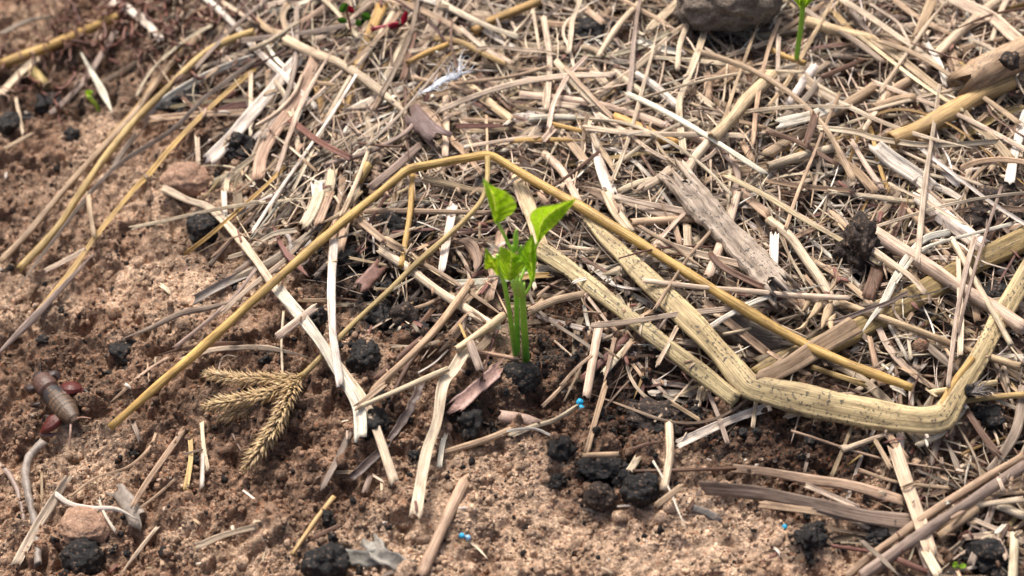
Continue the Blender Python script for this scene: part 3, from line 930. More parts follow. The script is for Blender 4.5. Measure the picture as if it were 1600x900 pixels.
TR2 = """
@1200 300
t p 66 | 490,190 620,270 750,350 900,450 1050,540 1200,640
t t 34 | 340,520 500,580 700,650 900,730 1180,820
t p 28 | 860,220 920,330 1000,470 1080,610 1140,720
b p 24 | 890,310 900,500 905,620 900,760
b w 34 E | 850,190 740,220 650,310 600,400 540,520 480,600 440,660
b w 16 | 600,420 700,290 800,240 950,200 1140,150
@800 300
b p 22 | 775,630 730,720 680,810
b n 8 | 440,410 360,470 340,520 400,580
"""
# the big stalks, in whole-picture coordinates: kind colour width(px) lift(mm) spot flags | points | label
BIG = """
f q 36 9 .7 F | 1625,362 1530,408 1450,452 1330,520 1240,560 1185,592 | broad flattened olive yellow stalk with grey streaks coming in from the right edge
f c 22 4 .3 | 806,275 826,322 846,388 | short wide cream stalk standing behind the bean seedling's right leaf
t p 12 6 .1 | 850,240 880,270 905,318 | pale stalk end behind the golden stalk, right above the seedling
f R 25 8 1.0 | 842,388 900,428 1000,508 1060,555 1120,602 1150,625 | long ribbed straw-yellow stalk running from the seedling down to the reed elbow
f R 34 12 1 K W | 915,335,.5 950,375,.75 1000,425,.95 1045,468,1 1095,518,1 1135,562,1.05 1167,603,1.25 1240,621,1.3 1300,635,1.3 1380,650,1.3 1440,658,1.25 1474,654,1.0 1512,588,.8 1530,560,.85 1555,510,.95 1590,450,1 1625,400,1 | speckled flat yellow reed folded twice, lying across the lower right under the straws
b t 28 15 .1 | 1335,508 1290,535 1235,570 1190,592 | translucent tan sheath flap lying over the olive stalk
t g 12.5 15 .2 K W | 172,668,1 247,602,1.05 300,557,1.1 350,512,1.12 400,465,1.08 460,412,1.05 527,354,1.2 590,303,1 638,264,1.15 700,252,1 766,241,1.05 830,280,1.2 905,322,1.22 985,370,1.2 1070,424,1.2 1135,466,1.15 1200,506,1.25 1270,545,1.2 1340,575,1.15 1425,606,.9 | very long golden straw bent above the seedling like a roof
t g 10 12 0 | 1520,560 1490,598 1470,635 | thin golden stalk stub propped against the right elbow
"""
LM = [((815, 470), 'the bean seedling'), ((1250, 60), 'the second green sprout'), ((1150, 20), 'the grey rock'), ((95, 625), 'the mole cricket'),
 ((400, 630), 'the grass ear'), ((292, 280), 'the pinkish clod'), ((700, 125), 'the bluish white fluff'), ((662, 195), 'the dull purple leaf'),
 ((1140, 345), 'the grey weathered stem'), ((1340, 385), 'the brown fibrous clod'), ((1165, 510), 'the curled grey leaf'), ((1165, 600), 'the left reed elbow'),
 ((1465, 650), 'the right reed elbow'), ((570, 560), 'the round black lump'), ((970, 770), 'the paired black lumps'), ((55, 750), 'the bent grey twig'),
 ((1498, 882), 'the tiny clover sprout'), ((145, 155), 'the small green shoot'), ((540, 25), 'the red and green weed'), ((80, 70), 'the mossy golden stalk'),
 ((1555, 95), 'the knotted brown stem'), ((908, 633), 'the blue pellets'), ((1268, 490), 'the torn husk'), ((745, 605), 'the pinkish husk'),
 ((270, 50), 'the tangled rootlets'), ((505, 880), 'the shiny lump at the lower edge'), ((130, 870), 'the black lump at lower left'), ((640, 262), 'the bend of the golden straw'),
 ((585, 660), 'the ashy lump'), ((640, 640), 'the dark bark strip'), ((1450, 200), 'the thick pale yellow stalk'), ((1205, 400), 'the frayed white fibre'), ((1010, 330), 'the golden sloping straw'), ((320, 355), 'the lump left of the golden straw'), ((1270, 840), 'the sooty patch')]
STRAWS = []          # (object, mid px, mid py, parts of its label)
KW = {'t': ('tube', 'hollow_straw', 'round straw stalk'), 'b': ('blade', 'straw', 'flat straw'), 's': ('split', 'split_straw', 'split straw'), 'f': ('flat', 'flattened_reed', 'flattened reed')}
def note(o, px, py, wpx, lpx, ck, kw, curved, ang):
    STRAWS.append(dict(o=o, x=px, y=py, w=wpx, l=lpx, c=CNAME[ck], k=kw, cv=curved, a=ang))
def place_straw(pts, wpx, kd, ck, flags='', lift=None, spot=0, label=None, rnd=random.Random(3), into=None, twist=None, wprof=None):
    kind, name, kw = KW[kd]
    mid = np.mean(pts, 0); d = float(dens(*mid)); n = len(pts)
    tilt = rnd.uniform(-.003, .003) if d > .5 and len(pts) < 8 else 0
    def world(h, dense=True): return np.array([hit(p[0], p[1], max(.0004, h+tilt*(i/(n-1)-.5))) for i, p in enumerate(pts)])
    wd = wpx*depth_of(hit(mid[0], mid[1]))*K*1.02
    h = wd*.3 if lift is None else lift*MM
    if 'U' in flags: h += .012
    P = world(h)
    for it in range(3 if lift is None else (0 if 'F' in flags else 1)):
        R, s = resample(P, 'K' in flags)
        e = lay(R, wd*(.30 if kind != 'tube' else .42), 98 if d < .5 else 94)
        e = float(np.clip(e, -.003, .022))
        if lift is not None: e = max(0, min(e, .008))
        h = max(h+e*.8, -.001 if d < .5 else .0085)
        P = world(h)
    R, s = resample(P, 'K' in flags)
    if lift is None: R[:, 2] += .0002
    tp = (0, 0)
    if 'TS' in flags: tp = (.55, .35)
    elif 'E' in flags: tp = (0, .3)
    elif kind == 'blade' and wpx < 8 and rnd.random() < .35: tp = (0, .4)
    col = jitcol(PAL[ck], rnd, .10)
    mb = into or MB(); fc = np.array([rnd.uniform(-.25, .25), -.6, .75+rnd.uniform(-.2, .2)])
    tw = twist if twist is not None else (rnd.choice([0, 0, rnd.uniform(-.9, .9)]) if kind == 'blade' and len(pts) > 2 else 0)
    sweep(mb, R, s, wd, kind, col, spot, tp, None, fc, tw, .35 if lift is not None else (.5 if wpx > 9 else .9), rnd, None, wprof)
    if into is not None: stamp(R, wd*.4); return None
    o = mb.build(name, M_STRAW, origin=R[len(R)//2])
    stamp(R, wd*.4)
    P2 = np.array(pts); Lp = float(np.linalg.norm(np.diff(P2, axis=0), axis=1).sum()); ch = float(np.linalg.norm(P2[-1]-P2[0]))
    v = P2[-1]-P2[0]; ang = math.degrees(math.atan2(-v[1], v[0])) % 180
    if label: tag(o, label, 'straw', 'large stalks and reeds lying on the bed' if lift is not None else None)
    else: note(o, mid[0], mid[1], wpx, Lp, ck, kw, ('kinked ' if 'K' in flags else ('curved ' if Lp > ch*1.03 else '')), ang)
    return o
mbs = MB()
SMALL = 2300
def run_traces(text):
    ox = oy = 0; rnd = random.Random(17); cnt = 0
    for ln in text.strip().splitlines():
        if ln[0] == '@': ox, oy = map(int, ln[1:].split()); continue
        if '?' in ln: continue
        hd, ps = ln.split('|'); hd = hd.split(); pts = [tuple(float(q) for q in p.split(',')) for p in ps.split()]
        pts = [(ox+a/3, oy+b/3) for a, b in pts]
        size = float(np.linalg.norm(np.diff(np.array(pts), axis=0), axis=1).sum())*(float(hd[2])+6)
        keep = size > SMALL
        if place_straw(pts, float(hd[2])/3, hd[0], hd[1], ' '.join(hd[3:]), rnd=rnd, into=None if keep else mbs): cnt += 1
    return cnt
def run_big(a, b):
    rnd = random.Random(4+a); c = 0
    for ln in BIG.strip().splitlines()[a:b]:
        hd, ps, lab = ln.split('|'); hd = hd.split(); pts = [tuple(float(q) for q in p.split(',')) for p in ps.split()]; wp = None
        if len(pts[0]) == 3:
            A_ = np.array([p[:2] for p in pts]); dd = np.r_[0, np.cumsum(np.linalg.norm(np.diff(A_, axis=0), axis=1))]; wp = (dd/dd[-1], [p[2] for p in pts]); pts = [p[:2] for p in pts]
        place_straw(pts, float(hd[2]), hd[0], hd[1], ' '.join(hd[5:]), float(hd[3]), float(hd[4]), lab.strip(), rnd, twist=0, wprof=wp); c += 1
    return c
NB = run_big(0, 3); NT = run_traces(TR); NB += run_big(3, 99); NT += run_traces(TR2)
def long_strands(n):
    rnd = random.Random(91); c = 0; used = []
    while c < n:
        x = rnd.uniform(330, 1600); y = rnd.uniform(10, 600); d = float(dens(x, y))
        if d < .5 or (x < 900 and y > 330): continue
        if any(abs(x-a)+abs(y-b) < 45 for a, b in used): continue
        if x < 720: a = rnd.gauss(48, 22) if rnd.random() < .7 else rnd.gauss(-35, 15)
        else: a = rnd.choice([rnd.gauss(-30, 14), rnd.gauss(-30, 14), rnd.gauss(50, 15), rnd.gauss(5, 12), rnd.gauss(75, 12)])
        a = math.radians(a); l = rnd.uniform(110, 330)*(.75 if y < 120 else 1); bow = rnd.gauss(0, .05)*l
        dx, dy = math.cos(a), -math.sin(a); pts = [(x+dx*l*t-dy*bow*(1-4*t*t)+rnd.gauss(0, 1.2), y+dy*l*t+dx*bow*(1-4*t*t)+rnd.gauss(0, 1.2)) for t in (-.5, -.25, 0, .25, .5)]
        if any((610 < p[0] < 950 and 200 < p[1] < 480) or (1000 < p[0] < 1480 and p[1] > 520) for p in pts): continue
        used.append((x, y)); c += 1
        place_straw(pts, rnd.uniform(4.6, 9.5), rnd.choice('bbbbs'), rnd.choice('wppppppttcy'), '', rnd=rnd)
    return c
NL = long_strands(58)
# loose random straws: the largest of the top layer are things, all the rest one mass
order = sorted(range(len(FILL)), key=lambda i: -FILL[i][0]); room = 300-NT-NB-NL; print('TRACED', NT, NB, room)
own = set(order[:max(0, room)]); frnd = random.Random(23)
for i, (sz, a, ck) in enumerate(FILL):
    if i in own:
        R = a[0]; m_ = R[len(R)//2]; px, py = project(*m_)
        if -20 < px < 1620 and -20 < py < 920:
            mb = MB(); sweep(mb, *a, rnd=frnd); kd = {'tube': 't', 'blade': 'b', 'split': 's', 'flat': 'f'}[a[3]]
            o = mb.build(KW[kd][1], M_STRAW); e0 = np.array(project(*R[0])); e1 = np.array(project(*R[-1])); v = e1-e0
            note(o, px, py, a[2]/(depth_of(m_)*K), float(np.linalg.norm(v)), ck, KW[kd][2], '', math.degrees(math.atan2(-v[1], v[0])) % 180); continue
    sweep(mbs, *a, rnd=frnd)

def fibres_and_chaff():
    rnd = random.Random(77); made = 0
    while made < 1500:
        px = rnd.uniform(150, 1680); py = rnd.uniform(-120, 950); d = float(dens(px, py))
        if d == 0 or rnd.random() > (1 if d > .5 else .35): continue
        made += 1; L0 = rnd.uniform(25, 150); a = rnd.uniform(0, math.pi); pts = [(px, py)]
        for k in range(3):
            a += rnd.gauss(0, .35); pts.append((pts[-1][0]+L0/3*math.cos(a), pts[-1][1]-L0/3*math.sin(a)))
        h = rnd.uniform(.002, .009) if d > .5 else rnd.uniform(.001, .004)
        P = np.array([hit(p[0], p[1], h+rnd.uniform(-.001, .002)) for p in pts]); R, s = resample(P, False, .004)
        R[:, 2] += float(np.clip(lay(R, .0003, 60), -.003, .003))
        sweep(mbs, R, s, rnd.uniform(.00028, .0007), 'blade', jitcol(PAL[rnd.choice('wppptyyn')], rnd, .2), 0, (0, .3), rnd=rnd)
    made = 0
    while made < 2600:
        px = rnd.uniform(-20, 1680); py = rnd.uniform(-100, 950); d = float(dens(px, py))
        if rnd.random() > (1 if d > .5 else .5 if d > 0 else .06): continue
        made += 1; P0 = hit(px, py, 0); a = rnd.uniform(0, 6.28); L0 = rnd.uniform(.0015, .0075)
        dv = np.array([math.cos(a), math.sin(a), rnd.uniform(-.4, .4)]); j, i = hidx(P0[None]); z = float(HM[j, i][0])
        z = min(z, P0[2]+.012)+.0003; C = np.array([P0[0], P0[1], z-rnd.uniform(0, .004)*(d > .5)])
        R, s = resample([C-dv*L0/2, C+np.array([0, 0, rnd.uniform(0, .0006)]), C+dv*L0/2], False, .0015)
        sweep(mbs, R, s, rnd.uniform(.0004, .0016), 'blade', jitcol(PAL[rnd.choice('wpptttynr')], rnd, .25), 0, (0, 0), rnd=rnd)
fibres_and_chaff()
tag(mbs.build('straw_litter', M_STRAW), 'thick mat of small broken straw bits covering the soil', 'straw mulch', kind='stuff')

def label_straws():
    def words(d):
        wv = 'hair-thin' if d['w'] < 4 else 'thin' if d['w'] < 7.5 else 'narrow' if d['w'] < 11 else 'broad' if d['w'] < 18 else 'very broad'
        lv = 'short' if d['l'] < 60 else '' if d['l'] < 170 else 'long'
        a = d['a']; av = 'lying level' if a < 14 or a > 166 else 'upright' if 76 < a < 104 else 'rising to the right' if a <= 76 else 'rising to the left'
        c = sorted(((math.hypot(d['x']-q[0], d['y']-q[1]), q, t) for q, t in LM))
        dd, q, t = c[0]; dx, dy = d['x']-q[0], d['y']-q[1]
        if dd < 22: rel = 'at'
        elif abs(dx) > 2*abs(dy): rel = 'right of' if dx > 0 else 'left of'
        elif abs(dy) > 2*abs(dx): rel = 'below' if dy > 0 else 'above'
        else: rel = ('below' if dy > 0 else 'above')+' and '+('right of' if dx > 0 else 'left of')
        base = ' '.join(f"{lv} {wv} {d['cv']}{d['c']} {d['k']} {av}".split())
        return base+', '+rel+' '+t
    groups = {}
    for d in STRAWS: groups.setdefault(words(d), []).append(d)
    near_word = ['nearest', 'second nearest', 'third nearest', 'fourth nearest', 'fifth nearest', 'sixth nearest']
    for lab, ds in groups.items():
        if len(ds) == 1: ds[0]['o']['label'] = lab
        else:
            base, tail = lab.split(', '); 
            ds.sort(key=lambda d: d['y'])
            for i, d in enumerate(ds):
                if len(ds) == 2: pre = ['upper', 'lower'][i]
                elif i == 0: pre = 'uppermost'
                elif i == len(ds)-1: pre = 'lowest'
                else: pre = ['second', 'third', 'fourth', 'fifth'][min(i-1, 3)]+' highest'
                d['o']['label'] = pre+' '+base+', '+tail
    for d in STRAWS:
        d['o']['category'] = 'straw'; d['o']['group'] = 'loose straws of the mulch'
        wl = d['o']['label'].split()
        if len(wl) > 16:
            d['o']['label'] = d['o']['label'].replace(', right of the',' by the').replace(' and left of', ' left of').replace(' and right of', ' right of').replace('flat straw', 'straw').replace('very broad', 'wide').replace(' highest', '').replace('round straw stalk', 'stalk').replace('round straw stalk', 'straw stalk').replace('rising to the right', 'sloping rightward').replace('rising to the left', 'sloping leftward')
label_straws()

for d in STRAWS:
    if len(d['o']['label'].split()) > 16: d['o']['label'] = d['o']['label'].replace(' lying level', ' level').replace(' the ', ' ')

# ================================================================== lumps, stones, clods
from mathutils import noise as mn
_icos = {}
def lump(px, py, rx, ry, mat, name, label, cat, group=None, rough=.22, sub=4, sink=.5, seed=0, hz=None, squash=(1, 1, 1), parent=None, C=(.5, .5, .5, 1)):
    if sub not in _icos: _icos[sub] = ico(sub)
    V0, F0 = _icos[sub]; c0 = hit(px, py); pk = depth_of(c0)*K
    a = rx*pk; b = ry*pk
    c = hit(px, py, hz*MM if hz is not None else b*(1-sink))
    if hz is None:
        g = float(ground(c[0], c[1])); 
    rr = np.random.default_rng(int(px*7+py*13+seed)); off = Vector(rr.uniform(-50, 50, 3).tolist())
    V = np.empty_like(V0)
    for i, v in enumerate(V0):
        q = Vector(v.tolist())
        d = 1+rough*1.3*mn.noise(q*1.3+off)+rough*.75*mn.noise(q*3.1+off)+rough*.30*mn.noise(q*7.3+off)+rough*.14*mn.noise(q*13+off)
        d -= rough*.35*max(0, mn.noise(q*2.2-off))
        V[i] = v*d
    ang = rr.uniform(0, 6.28); ca, sa = math.cos(ang), math.sin(ang)
    V = V*np.array([a, (a+b)/2, b])*np.array(squash)
    mb = MB(); mb.add(V+c, F0, None, C)
    o = mb.build(name, mat, parent=parent, origin=c if parent is None else None)
    if parent is None: tag(o, label, cat, group)
    for k in range(1): stamp(np.array([c+np.array([t*a*.6, 0, b*.4]) for t in (-1, -.5, 0, .5, 1)]), b*.6)
    return o
BL = 'charcoal_lump'; G1 = 'black charcoal lumps on the soil'
for px, py, rx, ry, m, nm, lab, cat, ro in [
    (570, 560, 25, 29, M_CHAR, BL, 'round black charcoal lump on bare soil right of the upright white straw', 'lump', .16),
    (815, 590, 28, 25, M_CHAR, BL, 'round black lump pressed against the foot of the bean seedling', 'lump', .15),
    (195, 550, 23, 19, M_CHAR, BL, 'black lump capped with sand on the pale soil left of the long golden straw', 'lump', .2),
    (130, 872, 33, 29, M_CHAR, BL, 'large smooth black lump at the lower left below the sandy clod', 'lump', .14),
    (508, 882, 35, 28, M_CHAR, BL, 'shiny black lump at the lower edge left of the grey leaf bits', 'lump', .2),
    (938, 776, 24, 24, M_DUNG, 'dark_clod', 'dark brown rough clod, left one of the pair below the horizontal brown twig', 'clod', .2),
    (1003, 766, 27, 26, M_CHAR, BL, 'rounded black lump, right one of the pair below the horizontal brown twig', 'lump', .2),
    (876, 703, 21, 19, M_CHAR, BL, 'crumbly black lump above the smaller one, left of the clod pair', 'lump', .3),
    (870, 752, 15, 14, M_CHAR, BL, 'small crumbly black lump left of the dark brown clod', 'lump', .35),
    (945, 733, 32, 13, M_CHAR, BL, 'flat crumbly black heap just above the pair of dark lumps', 'lump', .35),
    (733, 662, 21, 19, M_CHAR, BL, 'dull black lump below the pinkish husk', 'lump', .3),
    (584, 662, 24, 27, M_CHAR, 'ashy_lump', 'ash dusted black lump under the two long crossing white blades', 'lump', .22),
    (320, 357, 28, 25, M_CHAR, BL, 'black lump under crossing thin straws left of the long golden straw', 'lump', .22),
    (75, 160, 23, 14, M_CHAR, BL, 'blurred black lump at upper left beside the long grey blade', 'lump', .2),
    (12, 196, 20, 18, M_CHAR, BL, 'blurred black lump cut by the left edge of the picture', 'lump', .2),
    (112, 212, 13, 12, M_CHAR, BL, 'small blurred black lump below the green shoot', 'lump', .25),
    (45, 183, 10, 8, M_CHAR, BL, 'tiny black lump between two larger ones at upper left', 'lump', .25),
    (375, 232, 28, 22, M_CHAR, BL, 'black lump in the shade below the broad bleached blade', 'lump', .25),
    (285, 162, 32, 17, M_CHAR, BL, 'black lump half hidden under straws above the pinkish clod', 'lump', .28),
    (632, 492, 21, 22, M_DUNG, 'brown_clod', 'round dark brown clod with a pale fleck among black crumbs', 'clod', .16),
    (592, 495, 22, 20, M_CHAR, BL, 'black lump left of the round dark brown clod', 'lump', .3),
    (660, 520, 16, 14, M_CHAR, BL, 'small black lump right below the round dark brown clod', 'lump', .3),
    (616, 348, 24, 17, M_CHAR, BL, 'black lump under straws right of the long golden straw', 'lump', .25),
    (660, 362, 19, 14, M_CHAR, BL, 'black lump beside the upright golden straw', 'lump', .25),
    (545, 405, 22, 14, M_CHAR, BL, 'crumbly black heap flecked with ash above the bare soil', 'lump', .35),
    (495, 500, 14, 24, M_CHAR, BL, 'tall crumbly black lump left of the upright white straw', 'lump', .35),
    (418, 561, 14, 10, M_CHAR, BL, 'small black lump above the grass ear', 'lump', .25),
    (1550, 872, 38, 27, M_CHAR, BL, 'black lump beside the tiny clover sprout at lower right', 'lump', .25),
    (1545, 655, 28, 22, M_CHAR, BL, 'black lump below the knot at the right', 'lump', .25),
    (1372, 838, 20, 13, M_CHAR, BL, 'black lump behind the long crossing blades at the lower edge', 'lump', .3),
    (1268, 843, 22, 18, M_CHAR, BL, 'sooty black patch of charcoal on pale sand at lower right', 'lump', .35),
    (1356, 783, 12, 12, M_DUNG, 'dark_clod', 'small round dark clod on the split tan blade at lower right', 'clod', .3),
    (1152, 775, 13, 10, M_CHAR, BL, 'glossy black bit under the end of the grey blade', 'lump', .25),
    (350, 508, 1, 1, M_CHAR, BL, '', 'lump', .2),
    (210, 709, 9, 8, M_CHAR, BL, 'small glossy black bit on soil below the end of the golden straw', 'lump', .2),
    (305, 719, 9, 8, M_CHAR, BL, 'small black bit among short upright straw pieces', 'lump', .2),
    (168, 786, 11, 8, M_CHAR, BL, 'small black bit right above the forked white straw', 'lump', .2),
    (513, 810, 11, 14, M_CHAR, BL, 'crumbly black bit beside the slanting yellow straw', 'lump', .35),
    (648, 712, 10, 9, M_CHAR, BL, 'small black bit left of the long split straw', 'lump', .3),
    (1340, 385, 33, 40, M_DUNG, 'fibrous_clod', 'brown fibrous clod of soil caught between straws', 'clod', .32),
    (1200, 345, 1, 1, M_CHAR, BL, '', 'lump', .2),
    (920, 52, 38, 24, M_CHAR, BL, 'blurred black lump in a gap of the straw near the top', 'lump', .25),
    (1545, 330, 52, 32, M_DUNG, 'dark_clod', 'very dark clod in the gap at the right edge', 'clod', .25),
    (1555, 460, 30, 20, M_CHAR, BL, 'wet black lump between the reeds at the right edge', 'lump', .2),
    (1030, 650, 42, 15, M_DUNG, 'dark_clod', 'flat dark humus clod under the end of the ribbed stalk', 'clod', .3),
    (292, 281, 36, 24, M_CLOD, 'sand_clod', 'pinkish clod of caked sand at the end of the tan straws', 'clod', .16),
    (135, 822, 42, 27, M_CLOD, 'sand_clod', 'rounded clod of sand behind the large black lump', 'clod', .16),
    (698, 668, 9, 9, M_CLOD, 'sand_clod', 'tiny sand clod left of the dull black lump', 'clod', .15),
    (1140, -12, 88, 50, M_ROCK, 'grey_rock', 'grey brown rock lying on the straw at the top edge', 'rock', .2)]:
    if rx < 2: continue
    top = nm == 'grey_rock' or nm == 'fibrous_clod'
    hz = None
    if nm == 'grey_rock': hz = 21
    elif nm == 'fibrous_clod': hz = 10
    elif float(dens(px, py)) > .5: hz = 3
    lump(px, py, rx, ry, m, nm, lab, cat, G1 if m is M_CHAR else ('brown and sandy clods' if cat == 'clod' else None), ro*1.25+.02 if m in (M_CHAR, M_DUNG) else ro, 5 if rx > 24 else 4, .58, hz=hz)
for px, py, r, lab in [(906, 628, 5.5, 'turquoise blue pellet, upper one of the touching pair below the straw board'), (909, 638, 5.5, 'turquoise blue pellet, lower one of the touching pair below the straw board'),
                       (722, 837, 4.5, 'left pale blue pellet by the short white straw on the lower sand'), (731, 840, 4.5, 'right pale blue pellet by the short white straw on the lower sand'), (1226, 823, 4, 'lone small turquoise pellet on the pale sand at lower right')]:
    lump(px, py, r, r, M_BLUE, 'blue_pellet', lab, 'pellet', 'blue pellets on the soil', .2, 3, -.6, C=(.02, .36, .62, 1) if px != 731 else (.28, .5, .72, 1))

def char_crumbs():
    V0, F0 = ico(2); r_ = np.random.default_rng(6); mb = MB()
    for cx, cy, rx, ry, n in [(590,470,65,60,110),(650,505,50,35,60),(1030,640,75,40,110),(955,752,75,32,120),(733,655,45,30,50),(880,560,60,40,60),(540,408,60,30,60),(340,240,60,35,40),(600,655,38,35,40),(1240,700,170,50,90),(300,520,240,110,70),(570,560,38,32,25),(508,884,60,26,40),(130,865,55,32,35),(1268,845,40,22,60),(195,552,34,24,20),(815,592,42,26,35)]:
        for _ in range(n):
            px, py = cx+r_.normal()*rx*.6, cy+r_.normal()*ry*.6; P = hit(px, py); z = float(ground(P[0], P[1])); r = min(2.4, r_.lognormal(-.35, .55))*MM
            V = V0*(1+r_.normal(0, .16, (len(V0), 1)))*r_.uniform(.6, 1.2, 3)*r+np.array([P[0], P[1], z+r*.2]); mb.add(V, F0, None, (.5, .5, .5, 1))
    tag(mb.build('charcoal_crumbs', M_CHAR, smooth=False), 'small black charcoal crumbs strewn round the larger lumps', 'charcoal crumbs', kind='stuff')
char_crumbs()

# ================================================================== twigs, leaves and husks
def organic(pts, wpx, kind, col, name, label, cat, mat=None, h=1.5, kink=False, taper=(0, 0), camber=None, facing=None, rag=1, parent=None, flat=None, twist=0, spot=0, hs=None, crinkle=0, seed=1, group=None):
    rnd = random.Random(seed); mid = np.mean(pts, 0); wd = wpx*depth_of(hit(*mid))*K
    P = np.array([hit(p[0], p[1], ((hs[i] if hs else h)*MM)) for i, p in enumerate(pts)])
    R, s = resample(P, kink, .0012 if crinkle else .002); mb = MB()
    if parent is None and not hs:
        e = float(np.clip(lay(R, wd*.25, 70), -.002, .012))
        P = np.array([hit(p[0], p[1], h*MM+max(0, e)) for p in pts]); R, s = resample(P, kink, .0012 if crinkle else .002)
    sweep(mb, R, s, wd, kind, col, spot, taper, camber, facing if facing is not None else np.array([rnd.uniform(-.2, .2), -.6, .8]), twist, rag, rnd, flat)
    if crinkle:
        for V in mb.v:
            for i in range(len(V)):
                q = Vector((V[i]*260).tolist()); V[i] += np.array([mn.noise(q), mn.noise(q+Vector((9, 0, 0))), mn.noise(q+Vector((0, 9, 0)))])*crinkle*MM
    o = mb.build(name, mat or M_TINT, parent=parent, origin=None if parent is not None else R[len(R)//2])
    if parent is None: tag(o, label, cat, group)
    return o
organic([(68, 690), (47, 712), (40, 745), (50, 800), (58, 835), (60, 882)], 13, 'tube', (.27, .225, .19), 'grey_twig', 'thick bent grey twig on the soil at the left edge below the mole cricket', 'twig', h=2, crinkle=.6)
organic([(-5, 722), (20, 750), (33, 787), (38, 815)], 8, 'tube', (.27, .20, .165), 'grey_twig', 'thin curved grey twig cut by the left edge beside the thicker one', 'twig', h=1, crinkle=.4, seed=2)
organic([(658, 598), (640, 642), (615, 678), (597, 704), (550, 746)], 13, 'split', (.085, .055, .045), 'bark_strip', 'dark brown bark strip standing on edge right of the ashy lump', 'bark', h=3, crinkle=.8, seed=3)
organic([(780, 577), (765, 590), (746, 606), (716, 632)], 23, 'split', (.40, .245, .20), 'seed_husk', 'pinkish tubular husk split open at its lower end by the seedling foot', 'husk', h=5, crinkle=.5, camber=.7, rag=1.4, seed=4)
organic([(645, 178), (660, 194), (684, 213)], 34, 'blade', (.22, .155, .15), 'dead_leaf', 'dull purple crumpled leaf piece lying on the straw near the top', 'dead leaf', h=14, crinkle=1.0, camber=.15, seed=5, rag=1.5, mat=M_STRAW)
organic([(1100, 478), (1130, 500), (1170, 520), (1225, 532)], 52, 'blade', (.10, .078, .062), 'dead_leaf', 'curled dark grey leaf under the golden straw right of the speckled reed', 'dead leaf', h=9, hs=[9, 9, 9, 10], crinkle=1.2, camber=.35, taper=(.15, .1), seed=6, mat=M_STRAW)
organic([(178, 765), (195, 780), (214, 812)], 30, 'blade', (.26, .215, .175), 'bark_chip', 'flat grey bark chip beside the forked white straw', 'bark', h=2, crinkle=.7, camber=.1, seed=7)
organic([(533, 868), (570, 872), (610, 864)], 24, 'blade', (.20, .185, .155), 'dead_leaf', 'grey leaf fragment right of the shiny lump at the lower edge', 'dead leaf', h=1.6, crinkle=1.2, camber=.1, seed=8)
organic([(580, 846), (597, 868), (640, 885)], 26, 'blade', (.22, .20, .17), 'dead_leaf', 'torn grey leaf fragment lying across another at the lower edge', 'dead leaf', h=2.5, crinkle=1.3, camber=-.2, seed=9)
organic([(566, 447), (578, 432), (592, 418)], 22, 'blade', (.20, .105, .08), 'bark_chip', 'reddish brown chip standing among the black crumbs', 'bark', h=4, crinkle=.5, camber=.1, seed=10)
organic([(1078, 792), (1100, 800), (1122, 810)], 14, 'blade', (.15, .13, .115), 'bark_chip', 'dark grey chip pressed into the sand below the grey blade', 'bark', h=.8, crinkle=.5, camber=.1, seed=11)
organic([(713, 374), (733, 381), (746, 403), (741, 425)], 17, 'blade', (.33, .23, .17), 'dead_leaf', 'curled brown leaf strip left of the bean seedling', 'dead leaf', h=8, crinkle=.7, camber=.3, taper=(.3, .4), seed=12, mat=M_STRAW)
organic([(790, 652), (812, 655), (836, 661)], 18, 'split', (.40, .27, .21), 'bark_chip', 'short pale pinkish wood chip below the black lump of the seedling', 'bark', h=1.5, crinkle=.4, seed=13)
organic([(1066, 285), (1100, 325), (1150, 378), (1212, 445)], 46, 'flat', (.46, .385, .32), 'weathered_stem', 'thick grey weathered stem with split cracked fibres in the mulch', 'stem', M_STRAW, h=12, flat=.5, spot=1, crinkle=.9, seed=14, rag=3)
kn = empty('knotted_stem', hit(1560, 100, .018), 'thick brown stem with a dark knot at the upper right edge', 'stem')
organic([(1512, 128), (1560, 100), (1640, 68)], 46, 'tube', (.46, .33, .22), 'stalk', '', '', M_STRAW, h=18, hs=[15, 18, 20], parent=kn, seed=15, crinkle=.9, spot=.7, rag=2)
lump(1578, 95, 14, 13, M_DUNG, 'knot', '', '', parent=kn, hz=27, rough=.35, sub=3)
# frayed husk with bristly glumes
hk = empty('torn_husk', hit(1268, 490, .014), 'torn bristly cream husk lying on the mulch above the tan sheath', 'husk')
for i, (pp, ww) in enumerate([([(1288, 462), (1278, 482), (1262, 500)], 13), ([(1300, 470), (1290, 495), (1284, 512)], 14), ([(1270, 455), (1262, 475), (1252, 488)], 10), ([(1306, 490), (1300, 505), (1300, 520)], 12), ([(1296, 455), (1306, 440), (1308, 425)], 5), ([(1262, 500), (1254, 512), (1240, 515)], 7)]):
    organic(pp, ww, 'split', (.55, .42, .27), 'glume', '', '', M_STRAW, hs=[14, 15, 16], parent=hk, taper=(.3, .6), seed=20+i, rag=.4, crinkle=.3)
